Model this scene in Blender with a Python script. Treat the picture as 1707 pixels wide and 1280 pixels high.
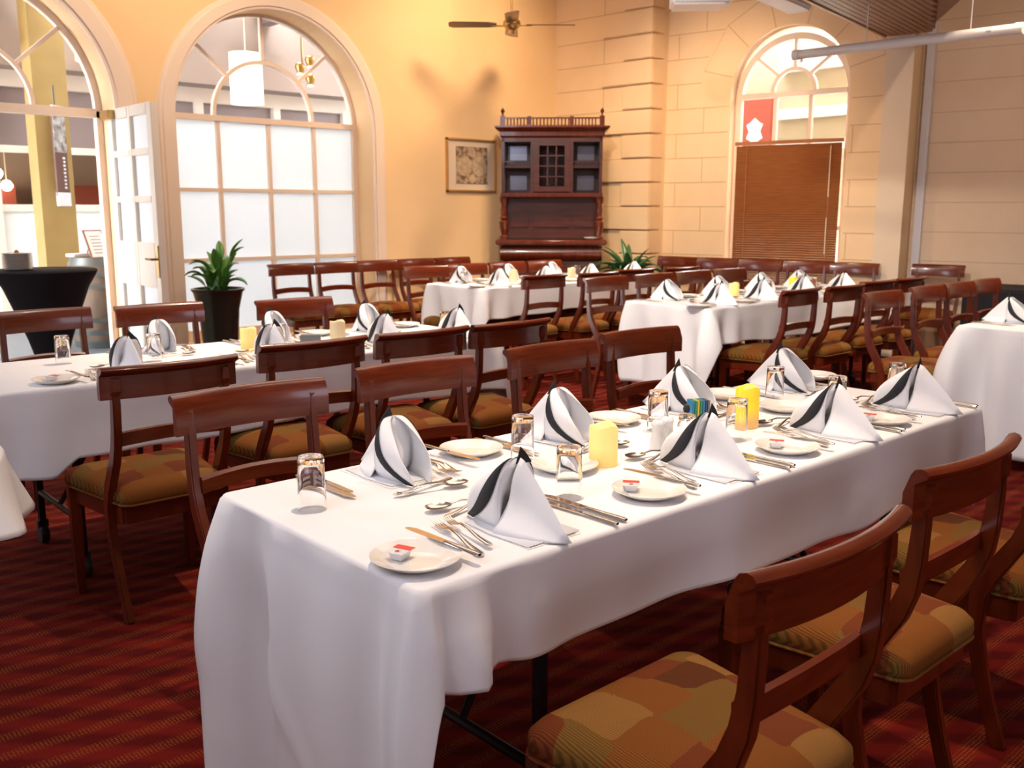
import bpy, bmesh, math, random
from mathutils import Vector, Matrix, Euler
random.seed(7)
PI = math.pi
for o in list(bpy.data.objects): bpy.data.objects.remove(o)
C = bpy.context.scene.collection
S = bpy.context.scene

# ---------------------------------------------------------------- camera
yaw, pitch, roll = math.radians(42.2339), math.radians(10.4154), math.radians(0.12087)
fw = Vector((math.sin(yaw)*math.cos(pitch), math.cos(yaw)*math.cos(pitch), -math.sin(pitch)))
rt = fw.cross(Vector((0, 0, 1))).normalized(); up = rt.cross(fw)
r2 = math.cos(roll)*rt + math.sin(roll)*up; u2 = -math.sin(roll)*rt + math.cos(roll)*up
cd = bpy.data.cameras.new('camera'); cam = bpy.data.objects.new('camera', cd); C.objects.link(cam)
cam.matrix_world = Matrix(((r2.x, u2.x, -fw.x, 0), (r2.y, u2.y, -fw.y, 0), (r2.z, u2.z, -fw.z, 1.37), (0, 0, 0, 1)))
cd.sensor_width = 36; cd.lens = 1578.92/1707*36; cd.clip_start = 0.05; cd.clip_end = 100
cd.dof.use_dof = True; cd.dof.focus_distance = 2.3; cd.dof.aperture_fstop = 7.0
S.camera = cam

# ---------------------------------------------------------------- world, exposure, lights
S.view_settings.view_transform = 'Standard'; S.view_settings.look = 'None'
S.view_settings.gamma = 1; S.view_settings.use_curve_mapping = False
S.view_settings.exposure = 0.45
w = bpy.data.worlds.new('sky'); S.world = w; w.use_nodes = True
w.node_tree.nodes['Background'].inputs[0].default_value = (0.93, 0.96, 1.0, 1)
w.node_tree.nodes['Background'].inputs[1].default_value = 15.0

def lamp(name, kind, loc, power, color, target=None, size=0.2, angle=None, blend=0.6, size_y=None):
    l = bpy.data.lights.new(name, kind); l.energy = power; l.color = color
    if kind == 'AREA':
        l.size = size
        if size_y: l.shape = 'RECTANGLE'; l.size_y = size_y
    elif kind == 'SPOT':
        l.shadow_soft_size = size; l.spot_size = math.radians(angle); l.spot_blend = blend
    else: l.shadow_soft_size = size
    o = bpy.data.objects.new(name, l); C.objects.link(o); o.location = loc
    if target is not None:
        d = Vector(target)-Vector(loc); o.rotation_euler = d.to_track_quat('-Z', 'Y').to_euler()
    return o
WARM = (1.0, 0.79, 0.60); WARMER = (1.0, 0.70, 0.40); COOL = (0.80, 0.85, 1.0)
# ceiling downlights over the tables
for i, (x, y, p, a) in enumerate([(1.40, 1.55, 215, 54), (2.65, 1.55, 220, 56), (2.6, 3.9, 390, 60), (6.1, 3.9, 520, 70), (6.0, 6.0, 520, 75), (6.9, 2.2, 400, 75)]):
    lamp('ceiling_downlight', 'SPOT', (x, y, 4.1), p, WARM, (x-0.05, y, 0), 0.05, a, 0.8)
# unseen added fill spots, aimed down the room to brighten the far tables
lamp('fill_spot', 'SPOT', (1.6, 2.6, 4.15), 520, (1, .90, .78), (6.0, 4.9, 0.6), 0.08, 66, 0.9)
lamp('fill_spot', 'SPOT', (1.9, 0.9, 4.15), 260, (1, .90, .80), (6.2, 2.6, 0.5), 0.08, 50, 0.9)
# warm washes on the walls
lamp('wall_wash', 'SPOT', (6.1, 5.9, 4.1), 260, WARMER, (6.3, 7.92, 2.3), 0.3, 100, 1.0)
lamp('wall_wash', 'SPOT', (6.4, 5.2, 4.1), 250, WARMER, (8.2, 6.2, 0.9), 0.08, 85, 1.0)
lamp('wall_wash', 'SPOT', (5.6, 1.2, 4.0), 140, (1, .78, .55), (8.9, 3.9, 1.6), 0.05, 70, 1.0)
lamp('wall_wash', 'SPOT', (3.4, 6.3, 4.15), 130, WARMER, (3.3, 7.92, 2.7), 0.3, 120, 1.0)  # added to lift the left stretch of wall, no known fixture
# added area fills standing in for soft bounce and daylight in the room
lamp('room_fill', 'AREA', (-1.4, 1.2, 3.2), 38, COOL, (2.2, 3.2, 0.3), 2.0, size_y=2.0)
lamp('room_fill', 'AREA', (-2.2, 6.2, 2.2), 60, (0.86, 0.90, 1.0), (1.5, 2.0, 0.5), 1.6, size_y=2.2)
lamp('room_fill', 'AREA', (1.2, -2.6, 2.3), 28, (0.88, 0.86, 1.0), (2.6, 1.6, 0.5), 2.2, size_y=1.6)
lamp('room_fill', 'AREA', (4.2, 4.4, 4.2), 70, (1.0, 0.88, 0.76), (4.6, 4.6, 0), 4.0, size_y=4.0)

# ---------------------------------------------------------------- materials
MATS = {}
def mat(name, color, rough=0.5, metal=0.0, **kw):
    m = bpy.data.materials.new(name); m.use_nodes = True
    b = m.node_tree.nodes['Principled BSDF']
    b.inputs['Base Color'].default_value = (*color, 1); b.inputs['Roughness'].default_value = rough
    b.inputs['Metallic'].default_value = metal
    for k, v in kw.items(): b.inputs[k.replace('_', ' ')].default_value = v
    MATS[name] = m; return m
def N(m, t, **kw):
    n = m.node_tree.nodes.new(t)
    for k, v in kw.items(): setattr(n, k, v)
    return n
def L(m, a, ao, b, bi): m.node_tree.links.new(a.outputs[ao], b.inputs[bi])
def BS(m): return m.node_tree.nodes['Principled BSDF']
def ramp(m, stops):
    r = N(m, 'ShaderNodeValToRGB'); e = r.color_ramp.elements
    while len(e) < len(stops): e.new(0.5)
    for i, (p, c) in enumerate(stops): e[i].position = p; e[i].color = (*c, 1)
    return r
def coords(m, kind='Object', scale=(1, 1, 1), rot=(0, 0, 0)):
    t = N(m, 'ShaderNodeTexCoord'); mp = N(m, 'ShaderNodeMapping'); mp.inputs['Scale'].default_value = scale
    mp.inputs['Rotation'].default_value = rot; L(m, t, kind, mp, 'Vector'); return mp
def bump(m, src, out, strength=0.3, dist=0.002):
    b = N(m, 'ShaderNodeBump'); b.inputs['Strength'].default_value = strength; b.inputs['Distance'].default_value = dist
    L(m, src, out, b, 'Height'); L(m, b, 'Normal', BS(m), 'Normal'); return b
def noisy(name, c1, c2, scale=5, rough=0.5, metal=0.0, bmp=0.0, sc=(1, 1, 1), kind='Object', **kw):
    m = mat(name, c1, rough, metal, **kw); mp = coords(m, kind, sc)
    n = N(m, 'ShaderNodeTexNoise'); n.inputs['Scale'].default_value = scale; n.inputs['Detail'].default_value = 5
    L(m, mp, 'Vector', n, 'Vector'); r = ramp(m, [(0.3, c1), (0.7, c2)]); L(m, n, 'Fac', r, 'Fac'); L(m, r, 'Color', BS(m), 'Base Color')
    if bmp: bump(m, n, 'Fac', bmp)
    return m
noisy('mahogany', (0.080, 0.009, 0.0015), (0.130, 0.018, 0.003), 9, 0.30, sc=(3, 3, 1), Coat_Weight=0.5, Coat_Roughness=0.15)
noisy('mahogany_rail', (0.086, 0.009, 0.0015), (0.145, 0.020, 0.003), 8, 0.28, sc=(1, 5, 14), Coat_Weight=0.55, Coat_Roughness=0.12)
noisy('cabinet_wood', (0.036, 0.008, 0.005), (0.075, 0.015, 0.009), 5, 0.28, sc=(1, 1, 6), Coat_Weight=0.3)
noisy('cabinet_gloss', (0.075, 0.012, 0.005), (0.12, 0.022, 0.008), 5, 0.2, sc=(6, 1, 1), Coat_Weight=0.5)
mat('cloth_hem', (0.80, 0.79, 0.80), 0.9)
m = mat('linen', (0.82, 0.81, 0.82), 0.9, Specular_IOR_Level=0.2)
mp = coords(m); n = N(m, 'ShaderNodeTexNoise'); n.inputs['Scale'].default_value = 3.0; n.inputs['Detail'].default_value = 3; L(m, mp, 'Vector', n, 'Vector')
n2 = N(m, 'ShaderNodeTexNoise'); n2.inputs['Scale'].default_value = 380; L(m, mp, 'Vector', n2, 'Vector')
ad = N(m, 'ShaderNodeMath', operation='MULTIPLY_ADD'); ad.inputs[1].default_value = 0.02; L(m, n2, 'Fac', ad, 0); L(m, n, 'Fac', ad, 2); bump(m, ad, 'Value', 0.5, 0.012)
m = mat('napkin_white', (0.86, 0.86, 0.88), 0.85, Sheen_Weight=0.2)
m = mat('napkin_black', (0.018, 0.019, 0.024), 0.8)
mat('china', (0.80, 0.76, 0.70), 0.18, Coat_Weight=0.5)
mat('shaker_white', (0.84, 0.84, 0.84), 0.15, Coat_Weight=0.5)
mat('dark_mirror', (0.22, 0.22, 0.26), 0.2, 1.0)
mat('steel', (0.62, 0.57, 0.52), 0.16, 1.0)
mat('chrome', (0.75, 0.75, 0.75), 0.12, 1.0)
mat('glass', (1, 1, 1), 0.02, Transmission_Weight=1.0, IOR=1.45)
mat('window_glass', (1, 1, 1), 0.0, Transmission_Weight=1.0, IOR=1.01, Specular_IOR_Level=0.5)
mat('black_fabric', (0.006, 0.006, 0.009), 0.9)
mat('black_metal', (0.012, 0.012, 0.014), 0.35)
mat('rubber', (0.02, 0.02, 0.022), 0.5)
mat('card', (0.80, 0.78, 0.74), 0.8)
mat('print_grey', (0.36, 0.32, 0.30), 0.8)
mat('foil_white', (0.75, 0.76, 0.80), 0.3, 0.2)
mat('red_print', (0.72, 0.05, 0.03), 0.4)
mat('dark_red_print', (0.30, 0.05, 0.08), 0.4)
mat('sugar', (0.62, 0.38, 0.15), 0.6)
mat('blue_packet', (0.02, 0.22, 0.42), 0.5); mat('green_packet', (0.05, 0.28, 0.12), 0.5); mat('yellow_packet', (0.65, 0.45, 0.06), 0.5); mat('navy_packet', (0.03, 0.05, 0.14), 0.5)
mat('grey_holder', (0.16, 0.17, 0.18), 0.5)
mat('paint_white', (0.80, 0.76, 0.72), 0.4)
mat('frame_paint', (0.80, 0.66, 0.56), 0.45)
mat('door_paint', (0.82, 0.73, 0.62), 0.45)
mat('brass', (0.45, 0.30, 0.12), 0.3, 1.0)
mat('dark_hole', (0.01, 0.01, 0.01), 0.9)
noisy('plaster', (0.82, 0.57, 0.31), (0.86, 0.61, 0.35), 2.0, 0.8)
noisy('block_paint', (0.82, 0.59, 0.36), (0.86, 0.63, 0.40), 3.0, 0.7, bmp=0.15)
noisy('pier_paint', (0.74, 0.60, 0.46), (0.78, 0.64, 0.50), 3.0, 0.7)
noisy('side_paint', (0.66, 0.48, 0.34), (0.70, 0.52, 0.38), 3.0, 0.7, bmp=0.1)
mat('joint', (0.60, 0.41, 0.23), 0.9); mat('east_paint', (0.40, 0.36, 0.25), 0.7)
mat('joint_dull', (0.50, 0.36, 0.25), 0.9)
mat('ceiling_paint', (0.80, 0.72, 0.60), 0.9)
mat('conduit', (0.62, 0.60, 0.66), 0.4)
mat('screen_white', (0.72, 0.68, 0.66), 0.35)
mat('projector_white', (0.78, 0.80, 0.84), 0.35)
noisy('timber_slat', (0.20, 0.085, 0.04), (0.28, 0.13, 0.065), 4, 0.4, sc=(1, 12, 12))
noisy('timber_edge', (0.42, 0.24, 0.13), (0.52, 0.31, 0.18), 4, 0.35, sc=(1, 12, 12))
noisy('blind_wood', (0.32, 0.115, 0.030), (0.40, 0.15, 0.042), 6, 0.45, sc=(1, 1, 8))
mat('cord', (0.75, 0.66, 0.5), 0.8)
mat('leaf_green', (0.07, 0.26, 0.04), 0.35, Coat_Weight=0.2)
mat('leaf_dark', (0.03, 0.10, 0.03), 0.35)
mat('stem_green', (0.10, 0.20, 0.06), 0.5)
mat('pot_black', (0.012, 0.022, 0.016), 0.25, Coat_Weight=0.5)
mat('soil', (0.04, 0.025, 0.015), 0.95)
noisy('pot_wood', (0.20, 0.04, 0.015), (0.30, 0.07, 0.03), 5, 0.3)
noisy('barrel_oak', (0.11, 0.075, 0.055), (0.21, 0.155, 0.115), 6, 0.7, sc=(1, 1, 0.3))
mat('hoop', (0.16, 0.18, 0.18), 0.35, 0.7)
mat('far_paint', (0.42, 0.30, 0.22), 0.7); mat('far_red', (0.34, 0.07, 0.04), 0.6); mat('far_trim', (0.80, 0.72, 0.66), 0.6)
mat('far_ceiling', (0.34, 0.26, 0.22), 0.7); mat('lilac_beam', (0.26, 0.21, 0.22), 0.7)
noisy('column_ochre', (0.34, 0.235, 0.085), (0.38, 0.27, 0.10), 4, 0.7)
mat('banner_brown', (0.12, 0.05, 0.035), 0.6); mat('banner_white', (0.75, 0.76, 0.82), 0.6)
noisy('banner_photo', (0.08, 0.05, 0.04), (0.55, 0.55, 0.55), 14, 0.5)
noisy('deck_boards', (0.10, 0.125, 0.16), (0.18, 0.21, 0.25), 3, 0.35, sc=(1, 14, 1), kind='Object')
m = mat('frosted', (0.92, 0.96, 1.0), 0.6)
tr = N(m, 'ShaderNodeBsdfTranslucent'); tr.inputs['Color'].default_value = (0.93, 0.97, 1, 1)
mx = N(m, 'ShaderNodeMixShader'); mx.inputs[0].default_value = 0.82; L(m, BS(m), 0, mx, 1); L(m, tr, 0, mx, 2)
L(m, mx, 0, m.node_tree.nodes['Material Output'], 'Surface')
def emis(name, c, s, base=None):
    m = mat(name, base or c, 0.5); b = BS(m); b.inputs['Emission Color'].default_value = (*c, 1); b.inputs['Emission Strength'].default_value = s; return m
emis('lamp_shade', (1.0, 0.86, 0.62), 1.6); emis('bulb', (1.0, 0.80, 0.5), 12)
def candlemat(name, low, high, s, z0, z1):
    m = mat(name, high, 0.5); b = BS(m); mp = coords(m, 'Object'); sp = N(m, 'ShaderNodeSeparateXYZ'); L(m, mp, 'Vector', sp, 0)
    mr = N(m, 'ShaderNodeMapRange'); mr.inputs['From Min'].default_value = z0; mr.inputs['From Max'].default_value = z1; L(m, sp, 'Z', mr, 'Value')
    r = ramp(m, [(0.0, low), (0.55, high), (1.0, high)]); L(m, mr, 'Result', r, 'Fac'); L(m, r, 'Color', b, 'Base Color'); L(m, r, 'Color', b, 'Emission Color')
    b.inputs['Emission Strength'].default_value = s
candlemat('candle_glow', (0.80, 0.50, 0.14), (0.95, 0.70, 0.24), 0.30, 0.0, 0.09)
candlemat('candle_bright', (0.70, 0.40, 0.13), (0.95, 0.66, 0.03), 0.24, 0.02, 0.09)
mat('candle_dim', (0.84, 0.68, 0.42), 0.5)
mat('flame_tip', (0.95, 0.92, 0.8), 0.5)
mat('frosted_white', (0.86, 0.91, 0.92), 0.5)
# upholstery: patchwork of rust, tan and gold with fine ribs
m = mat('upholstery', (0.4, 0.2, 0.08), 0.9, Specular_IOR_Level=0.15)
mp = coords(m, 'Object', (1, 1, 0)); nz = N(m, 'ShaderNodeTexNoise'); nz.inputs['Scale'].default_value = 5; L(m, mp, 'Vector', nz, 'Vector')
av = N(m, 'ShaderNodeVectorMath', operation='MULTIPLY_ADD'); av.inputs[1].default_value = (0.06, 0.06, 0); L(m, nz, 'Color', av, 0); L(m, mp, 'Vector', av, 2)
vo = N(m, 'ShaderNodeTexVoronoi'); vo.distance = 'CHEBYCHEV'; vo.inputs['Scale'].default_value = 9.5; vo.inputs['Randomness'].default_value = 0.30; L(m, av, 0, vo, 'Vector')
sx = N(m, 'ShaderNodeSeparateColor'); L(m, vo, 'Color', sx, 0)
r = ramp(m, [(0.0, (0.155, 0.036, 0.009)), (0.22, (0.20, 0.066, 0.011)), (0.42, (0.17, 0.082, 0.016)), (0.62, (0.10, 0.028, 0.007)), (0.80, (0.25, 0.115, 0.028))]); r.color_ramp.interpolation = 'CONSTANT'; L(m, sx, 0, r, 'Fac')
wv = N(m, 'ShaderNodeTexWave'); wv.bands_direction = 'X'; wv.inputs['Scale'].default_value = 75; wv.inputs['Distortion'].default_value = 0.5; L(m, mp, 'Vector', wv, 'Vector')
mm = N(m, 'ShaderNodeMix', data_type='RGBA', blend_type='MULTIPLY'); mm.inputs[0].default_value = 0.75; L(m, r, 'Color', mm, 6)
wr = ramp(m, [(0.2, (0.45, 0.40, 0.35)), (0.6, (1, 1, 1))]); L(m, wv, 'Fac', wr, 'Fac'); L(m, wr, 'Color', mm, 7)
vr = N(m, 'ShaderNodeTexVoronoi'); vr.feature = 'F1'; vr.inputs['Scale'].default_value = 5.0; L(m, mp, 'Vector', vr, 'Vector')
rr = ramp(m, [(0.11, (1, 1, 1)), (0.125, (0.34, 0.18, 0.14)), (0.16, (0.34, 0.18, 0.14)), (0.175, (1, 1, 1))]); L(m, vr, 'Distance', rr, 'Fac')
m3 = N(m, 'ShaderNodeMix', data_type='RGBA', blend_type='MULTIPLY'); m3.inputs[0].default_value = 1; L(m, mm, 2, m3, 6); L(m, rr, 'Color', m3, 7)
L(m, m3, 2, BS(m), 'Base Color'); bump(m, wv, 'Fac', 0.3, 0.001)
# carpet: dark red woven with orange flecks in diagonal bands
m = mat('carpet', (0.2, 0.01, 0.01), 0.95, Specular_IOR_Level=0.08)
mp = coords(m, 'Object'); wv = N(m, 'ShaderNodeTexWave'); wv.inputs['Scale'].default_value = 3.6; wv.inputs['Distortion'].default_value = 0.8; wv.inputs['Detail Scale'].default_value = 1.0; L(m, mp, 'Vector', wv, 'Vector'); wv.bands_direction = 'DIAGONAL'
r1 = ramp(m, [(0.2, (0.075, 0.0035, 0.003)), (0.8, (0.125, 0.0065, 0.004))]); L(m, wv, 'Fac', r1, 'Fac')
ck = N(m, 'ShaderNodeTexVoronoi'); ck.inputs['Scale'].default_value = 105; ck.inputs['Randomness'].default_value = 0.2; L(m, mp, 'Vector', ck, 'Vector')
cr = ramp(m, [(0.25, (1, 1, 1)), (0.42, (0, 0, 0))]); L(m, ck, 'Distance', cr, 'Fac')
wm = ramp(m, [(0.45, (0, 0, 0)), (0.95, (0.8, 0.8, 0.8))]); wz = N(m, 'ShaderNodeTexWave'); wz.inputs['Scale'].default_value = 3.1; wz.inputs['Distortion'].default_value = 1.5; wz.bands_direction = 'Y'; L(m, mp, 'Vector', wz, 'Vector'); L(m, wz, 'Fac', wm, 'Fac')
ml = N(m, 'ShaderNodeMath', operation='MULTIPLY'); L(m, cr, 'Color', ml, 0); L(m, wm, 'Color', ml, 1)
mc = N(m, 'ShaderNodeMix', data_type='RGBA'); L(m, ml, 0, mc, 0); L(m, r1, 'Color', mc, 6); mc.inputs[7].default_value = (0.22, 0.060, 0.014, 1)
L(m, mc, 2, BS(m), 'Base Color'); bump(m, ck, 'Distance', 0.5, 0.003)
# old double-hemisphere style print
m = mat('map_print', (0.5, 0.4, 0.3), 0.7)
mp = coords(m, 'Object'); n = N(m, 'ShaderNodeTexNoise'); n.inputs['Scale'].default_value = 22; n.inputs['Detail'].default_value = 8; L(m, mp, 'Vector', n, 'Vector')
r = ramp(m, [(0.40, (0.16, 0.10, 0.07)), (0.6, (0.46, 0.34, 0.22))]); L(m, n, 'Fac', r, 'Fac'); L(m, r, 'Color', BS(m), 'Base Color')
noisy('map_disc', (0.60, 0.46, 0.32), (0.42, 0.30, 0.20), 26, 0.7)
mat('mount_board', (0.72, 0.58, 0.46), 0.8)
mat('gilt', (0.62, 0.36, 0.12), 0.35, 0.5)

# ---------------------------------------------------------------- mesh helpers
class MB:
    def __init__(s): s.v = []; s.f = []; s.mi = []; s.cur = 0
    def add(s, vs, fs):
        b = len(s.v); s.v += [tuple(v) for v in vs]
        for f in fs: s.f.append([b+i for i in f]); s.mi.append(s.cur)
        return s
    def box(s, x0, x1, y0, y1, z0, z1, M=None):
        vs = [Vector((x, y, z)) for z in (z0, z1) for y in (y0, y1) for x in (x0, x1)]
        if M: vs = [M @ v for v in vs]
        return s.add(vs, [(0, 2, 3, 1), (4, 5, 7, 6), (0, 1, 5, 4), (2, 6, 7, 3), (0, 4, 6, 2), (1, 3, 7, 5)])
    def cbox(s, c, d, M=None): return s.box(c[0]-d[0]/2, c[0]+d[0]/2, c[1]-d[1]/2, c[1]+d[1]/2, c[2]-d[2]/2, c[2]+d[2]/2, M)
    def loft(s, rings, closed=True, caps=True):
        n = len(rings[0]); vs = [p for r in rings for p in r]; fs = []
        for i in range(len(rings)-1):
            for j in range(n if closed else n-1):
                k = (j+1) % n; fs.append((i*n+j, i*n+k, (i+1)*n+k, (i+1)*n+j))
        if caps and closed: fs.append(tuple(range(n-1, -1, -1))); fs.append(tuple((len(rings)-1)*n+j for j in range(n)))
        return s.add(vs, fs)
    def lathe(s, prof, n=24, c=(0, 0, 0), caps=True):
        return s.loft([[(c[0]+r*math.cos(2*PI*j/n), c[1]+r*math.sin(2*PI*j/n), c[2]+z) for j in range(n)] for r, z in prof], True, caps)
    def tube(s, pts, rad, n=8, caps=True):
        pts = [Vector(p) for p in pts]; rings = []; ref = Vector((0, 0, 1))
        for i, p in enumerate(pts):
            t = (pts[min(i+1, len(pts)-1)]-pts[max(i-1, 0)]).normalized()
            if abs(t.dot(ref)) > 0.95: ref = Vector((1, 0, 0))
            a = t.cross(ref).normalized(); b = a.cross(t); r = rad[i] if isinstance(rad, (list, tuple)) else rad
            ref = b
            rings.append([p+a*r*math.cos(2*PI*j/n)+b*r*math.sin(2*PI*j/n) for j in range(n)])
        return s.loft(rings, True, caps)
    def sweep(s, pts, wd, dp, side=Vector((1, 0, 0))):   # rectangular bar along pts, wd across side, dp the other way
        pts = [Vector(p) for p in pts]; rings = []
        for i, p in enumerate(pts):
            t = (pts[min(i+1, len(pts)-1)]-pts[max(i-1, 0)]).normalized(); b = side.cross(t).normalized(); a = t.cross(b).normalized()
            ww = wd[i] if isinstance(wd, (list, tuple)) else wd; dd = dp[i] if isinstance(dp, (list, tuple)) else dp
            rings.append([p+a*ww/2*sx+b*dd/2*sy for sx, sy in ((-1, -1), (1, -1), (1, 1), (-1, 1))])
        return s.loft(rings)
    def sheet(s, grid):
        n = len(grid[0]); return s.add([p for r in grid for p in r], [(i*n+j, i*n+j+1, (i+1)*n+j+1, (i+1)*n+j) for i in range(len(grid)-1) for j in range(n-1)])
    def build(s, name, m, parent=None, smooth=True, bevel=0, seg=2, angle=40, solid=0, loc=None, rz=0):
        me = bpy.data.meshes.new(name); me.from_pydata(s.v, [], s.f)
        for x in (m if isinstance(m, (list, tuple)) else [m]): me.materials.append(MATS[x])
        for p, i in zip(me.polygons, s.mi): p.material_index = i
        bm = bmesh.new(); bm.from_mesh(me)
        if bevel:
            es = [e for e in bm.edges if len(e.link_faces) == 2 and e.calc_face_angle(0) > 0.6]
            bmesh.ops.bevel(bm, geom=es, offset=bevel, segments=seg, affect='EDGES', clamp_overlap=True)
        if name == 'tablecloth': bmesh.ops.remove_doubles(bm, verts=bm.verts, dist=1e-5)
        if not solid or name == 'tablecloth': bmesh.ops.recalc_face_normals(bm, faces=bm.faces)
        bm.to_mesh(me); bm.free()
        if smooth: me.shade_smooth(); me.set_sharp_from_angle(angle=math.radians(angle))
        o = bpy.data.objects.new(name, me); C.objects.link(o)
        if parent: o.parent = parent
        if loc is not None: o.location = loc
        if rz: o.rotation_euler = (0, 0, rz)
        if solid: md = o.modifiers.new('thick', 'SOLIDIFY'); md.thickness = solid; md.offset = 0
        return o
def empty(name, loc=(0, 0, 0), rz=0):
    o = bpy.data.objects.new(name, None); C.objects.link(o); o.location = loc; o.rotation_euler = (0, 0, rz); o.empty_display_size = 0.1; return o
def tag(o, label, cat, group=None):
    o['label'] = label; o['category'] = cat
    if group: o['group'] = group
    return o
def struct(o): o['kind'] = 'structure'; return o
def dup(o, parent=None):
    c = o.copy(); C.objects.link(c)
    if parent: c.parent = parent
    for ch in list(o.children): dup(ch, c)
    return c
def place(first, used, name=None):
    if name in used: return dup(first)
    used.add(name); return first
USED = set()
def inst(proto, loc, rz, label, cat, group=None, rx=0):
    if proto.name in USED: o = dup(proto)
    else: USED.add(proto.name); o = proto
    o.location = loc; o.rotation_euler = (rx, 0, rz); tag(o, label, cat, group); return o
def R(d): return math.radians(d)

# ---------------------------------------------------------------- floor, ceiling, walls
YW = 7.92; ZC = 4.3; s5, c5 = math.sin(R(5)), math.cos(R(5)); s10, c10 = math.sin(R(10)), math.cos(R(10))
floor = struct(MB().add([(-4.5, -3.5, 0), (10.5, -3.5, 0), (10.5, YW+0.3, 0), (-4.5, YW+0.3, 0), (-4.5, -3.5, -0.1), (10.5, -3.5, -0.1), (10.5, YW+0.3, -0.1), (-4.5, YW+0.3, -0.1)],
    [(0, 1, 2, 3), (4, 7, 6, 5), (0, 4, 5, 1), (1, 5, 6, 2), (2, 6, 7, 3), (3, 7, 4, 0)]).build('floor', 'carpet', smooth=False))
struct(MB().box(-4.5, 10.5, -3.5, YW+0.3, ZC, ZC+0.1).build('ceiling', 'ceiling_paint', smooth=False))
struct(MB().box(-4.6, -4.5, -3.5, YW+0.3, 0, ZC).build('wall_rear', 'plaster', smooth=False))
struct(MB().box(-4.5, 10.5, -3.6, -3.5, 0, ZC).build('wall_near', 'plaster', smooth=False))

def arched_wall(length, height, thick, ops, n=20):
    """wall in local coords: u along +X, outer face at y=+thick, inner face y=0; ops = (u0,u1,sill,spring)"""
    mb = MB()
    for y in (0, thick):
        u = 0
        for (a, b, z0, zs) in ops:
            mb.add([(u, y, 0), (a, y, 0), (a, y, height), (u, y, height)], [(0, 1, 2, 3)])
            if z0 > 0: mb.add([(a, y, 0), (b, y, 0), (b, y, z0), (a, y, z0)], [(0, 1, 2, 3)])
            r = (b-a)/2; c = (a+b)/2
            arc = [(c-r*math.cos(PI*i/n), zs+r*math.sin(PI*i/n)) for i in range(n+1)]
            for (p, q) in zip(arc, arc[1:]):
                mb.add([(p[0], y, p[1]), (q[0], y, q[1]), (q[0], y, height), (p[0], y, height)], [(0, 1, 2, 3)])
            u = b
        mb.add([(u, y, 0), (length, y, 0), (length, y, height), (u, y, height)], [(0, 1, 2, 3)])
    for (a, b, z0, zs) in ops:
        r = (b-a)/2; c = (a+b)/2
        pts = [(a, z0)]+[(c-r*math.cos(PI*i/n), zs+r*math.sin(PI*i/n)) for i in range(n+1)]+[(b, z0)]
        if z0 > 0: pts.append((a, z0))
        for p, q in zip(pts, pts[1:]):
            mb.add([(p[0], 0, p[1]), (q[0], 0, q[1]), (q[0], thick, q[1]), (p[0], thick, p[1])], [(0, 1, 2, 3)])
    mb.add([(0, 0, 0), (0, thick, 0), (0, thick, height), (0, 0, height)], [(0, 1, 2, 3)])
    mb.add([(length, 0, 0), (length, thick, 0), (length, thick, height), (length, 0, height)], [(0, 1, 2, 3)])
    return mb
WX0 = -4.5
D0, D1, W0, W1 = 0.947, 2.903, 3.394, 5.35; ZS = 2.12; WR = (W1-W0)/2
wl = arched_wall(12.4, ZC, 0.36, [(D0-WX0, D1-WX0, 0, ZS+0.03), (W0-WX0, W1-WX0, 0.2, ZS)], 32).build('wall_left', 'plaster', loc=(WX0, YW, 0), smooth=False); struct(wl)
def archit(u0, u1, z0, zs, w, d, prof=None, n=40):   # architrave moulding around an arch, local XZ plane, projecting -y
    c = (u0+u1)/2; r = (u1-u0)/2; rings = []
    prof = prof or [(0, 0), (0, -d*0.6), (w*0.12, -d*0.6), (w*0.16, -d), (w*0.72, -d), (w*0.8, -d*0.55), (w*0.92, -d*0.5), (w, 0)]
    path = [(u0, z0, -1, 0), ]
    path += [(c-r*math.cos(PI*i/n), zs+r*math.sin(PI*i/n), -math.cos(PI*i/n), math.sin(PI*i/n)) for i in range(n+1)]
    path += [(u1, z0, 1, 0)]
    for (x, z, nx, nz) in path: rings.append([(x+nx*o, y, z+nz*o) for o, y in prof])
    return MB().loft(rings)
struct(archit(W0, W1, 0.0, ZS, 0.145, 0.035).build('trim_1', 'frame_paint', loc=(0, YW, 0)))
struct(archit(D0, D1, 0.0, ZS+0.03, 0.2, 0.035).build('trim_2', 'frame_paint', loc=(0, YW, 0)))
struct(MB().box(W1+0.15, 7.84, -0.02, 0, 0, 0.16).build('baseboard_left', 'frame_paint', loc=(0, YW, 0)))

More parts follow.
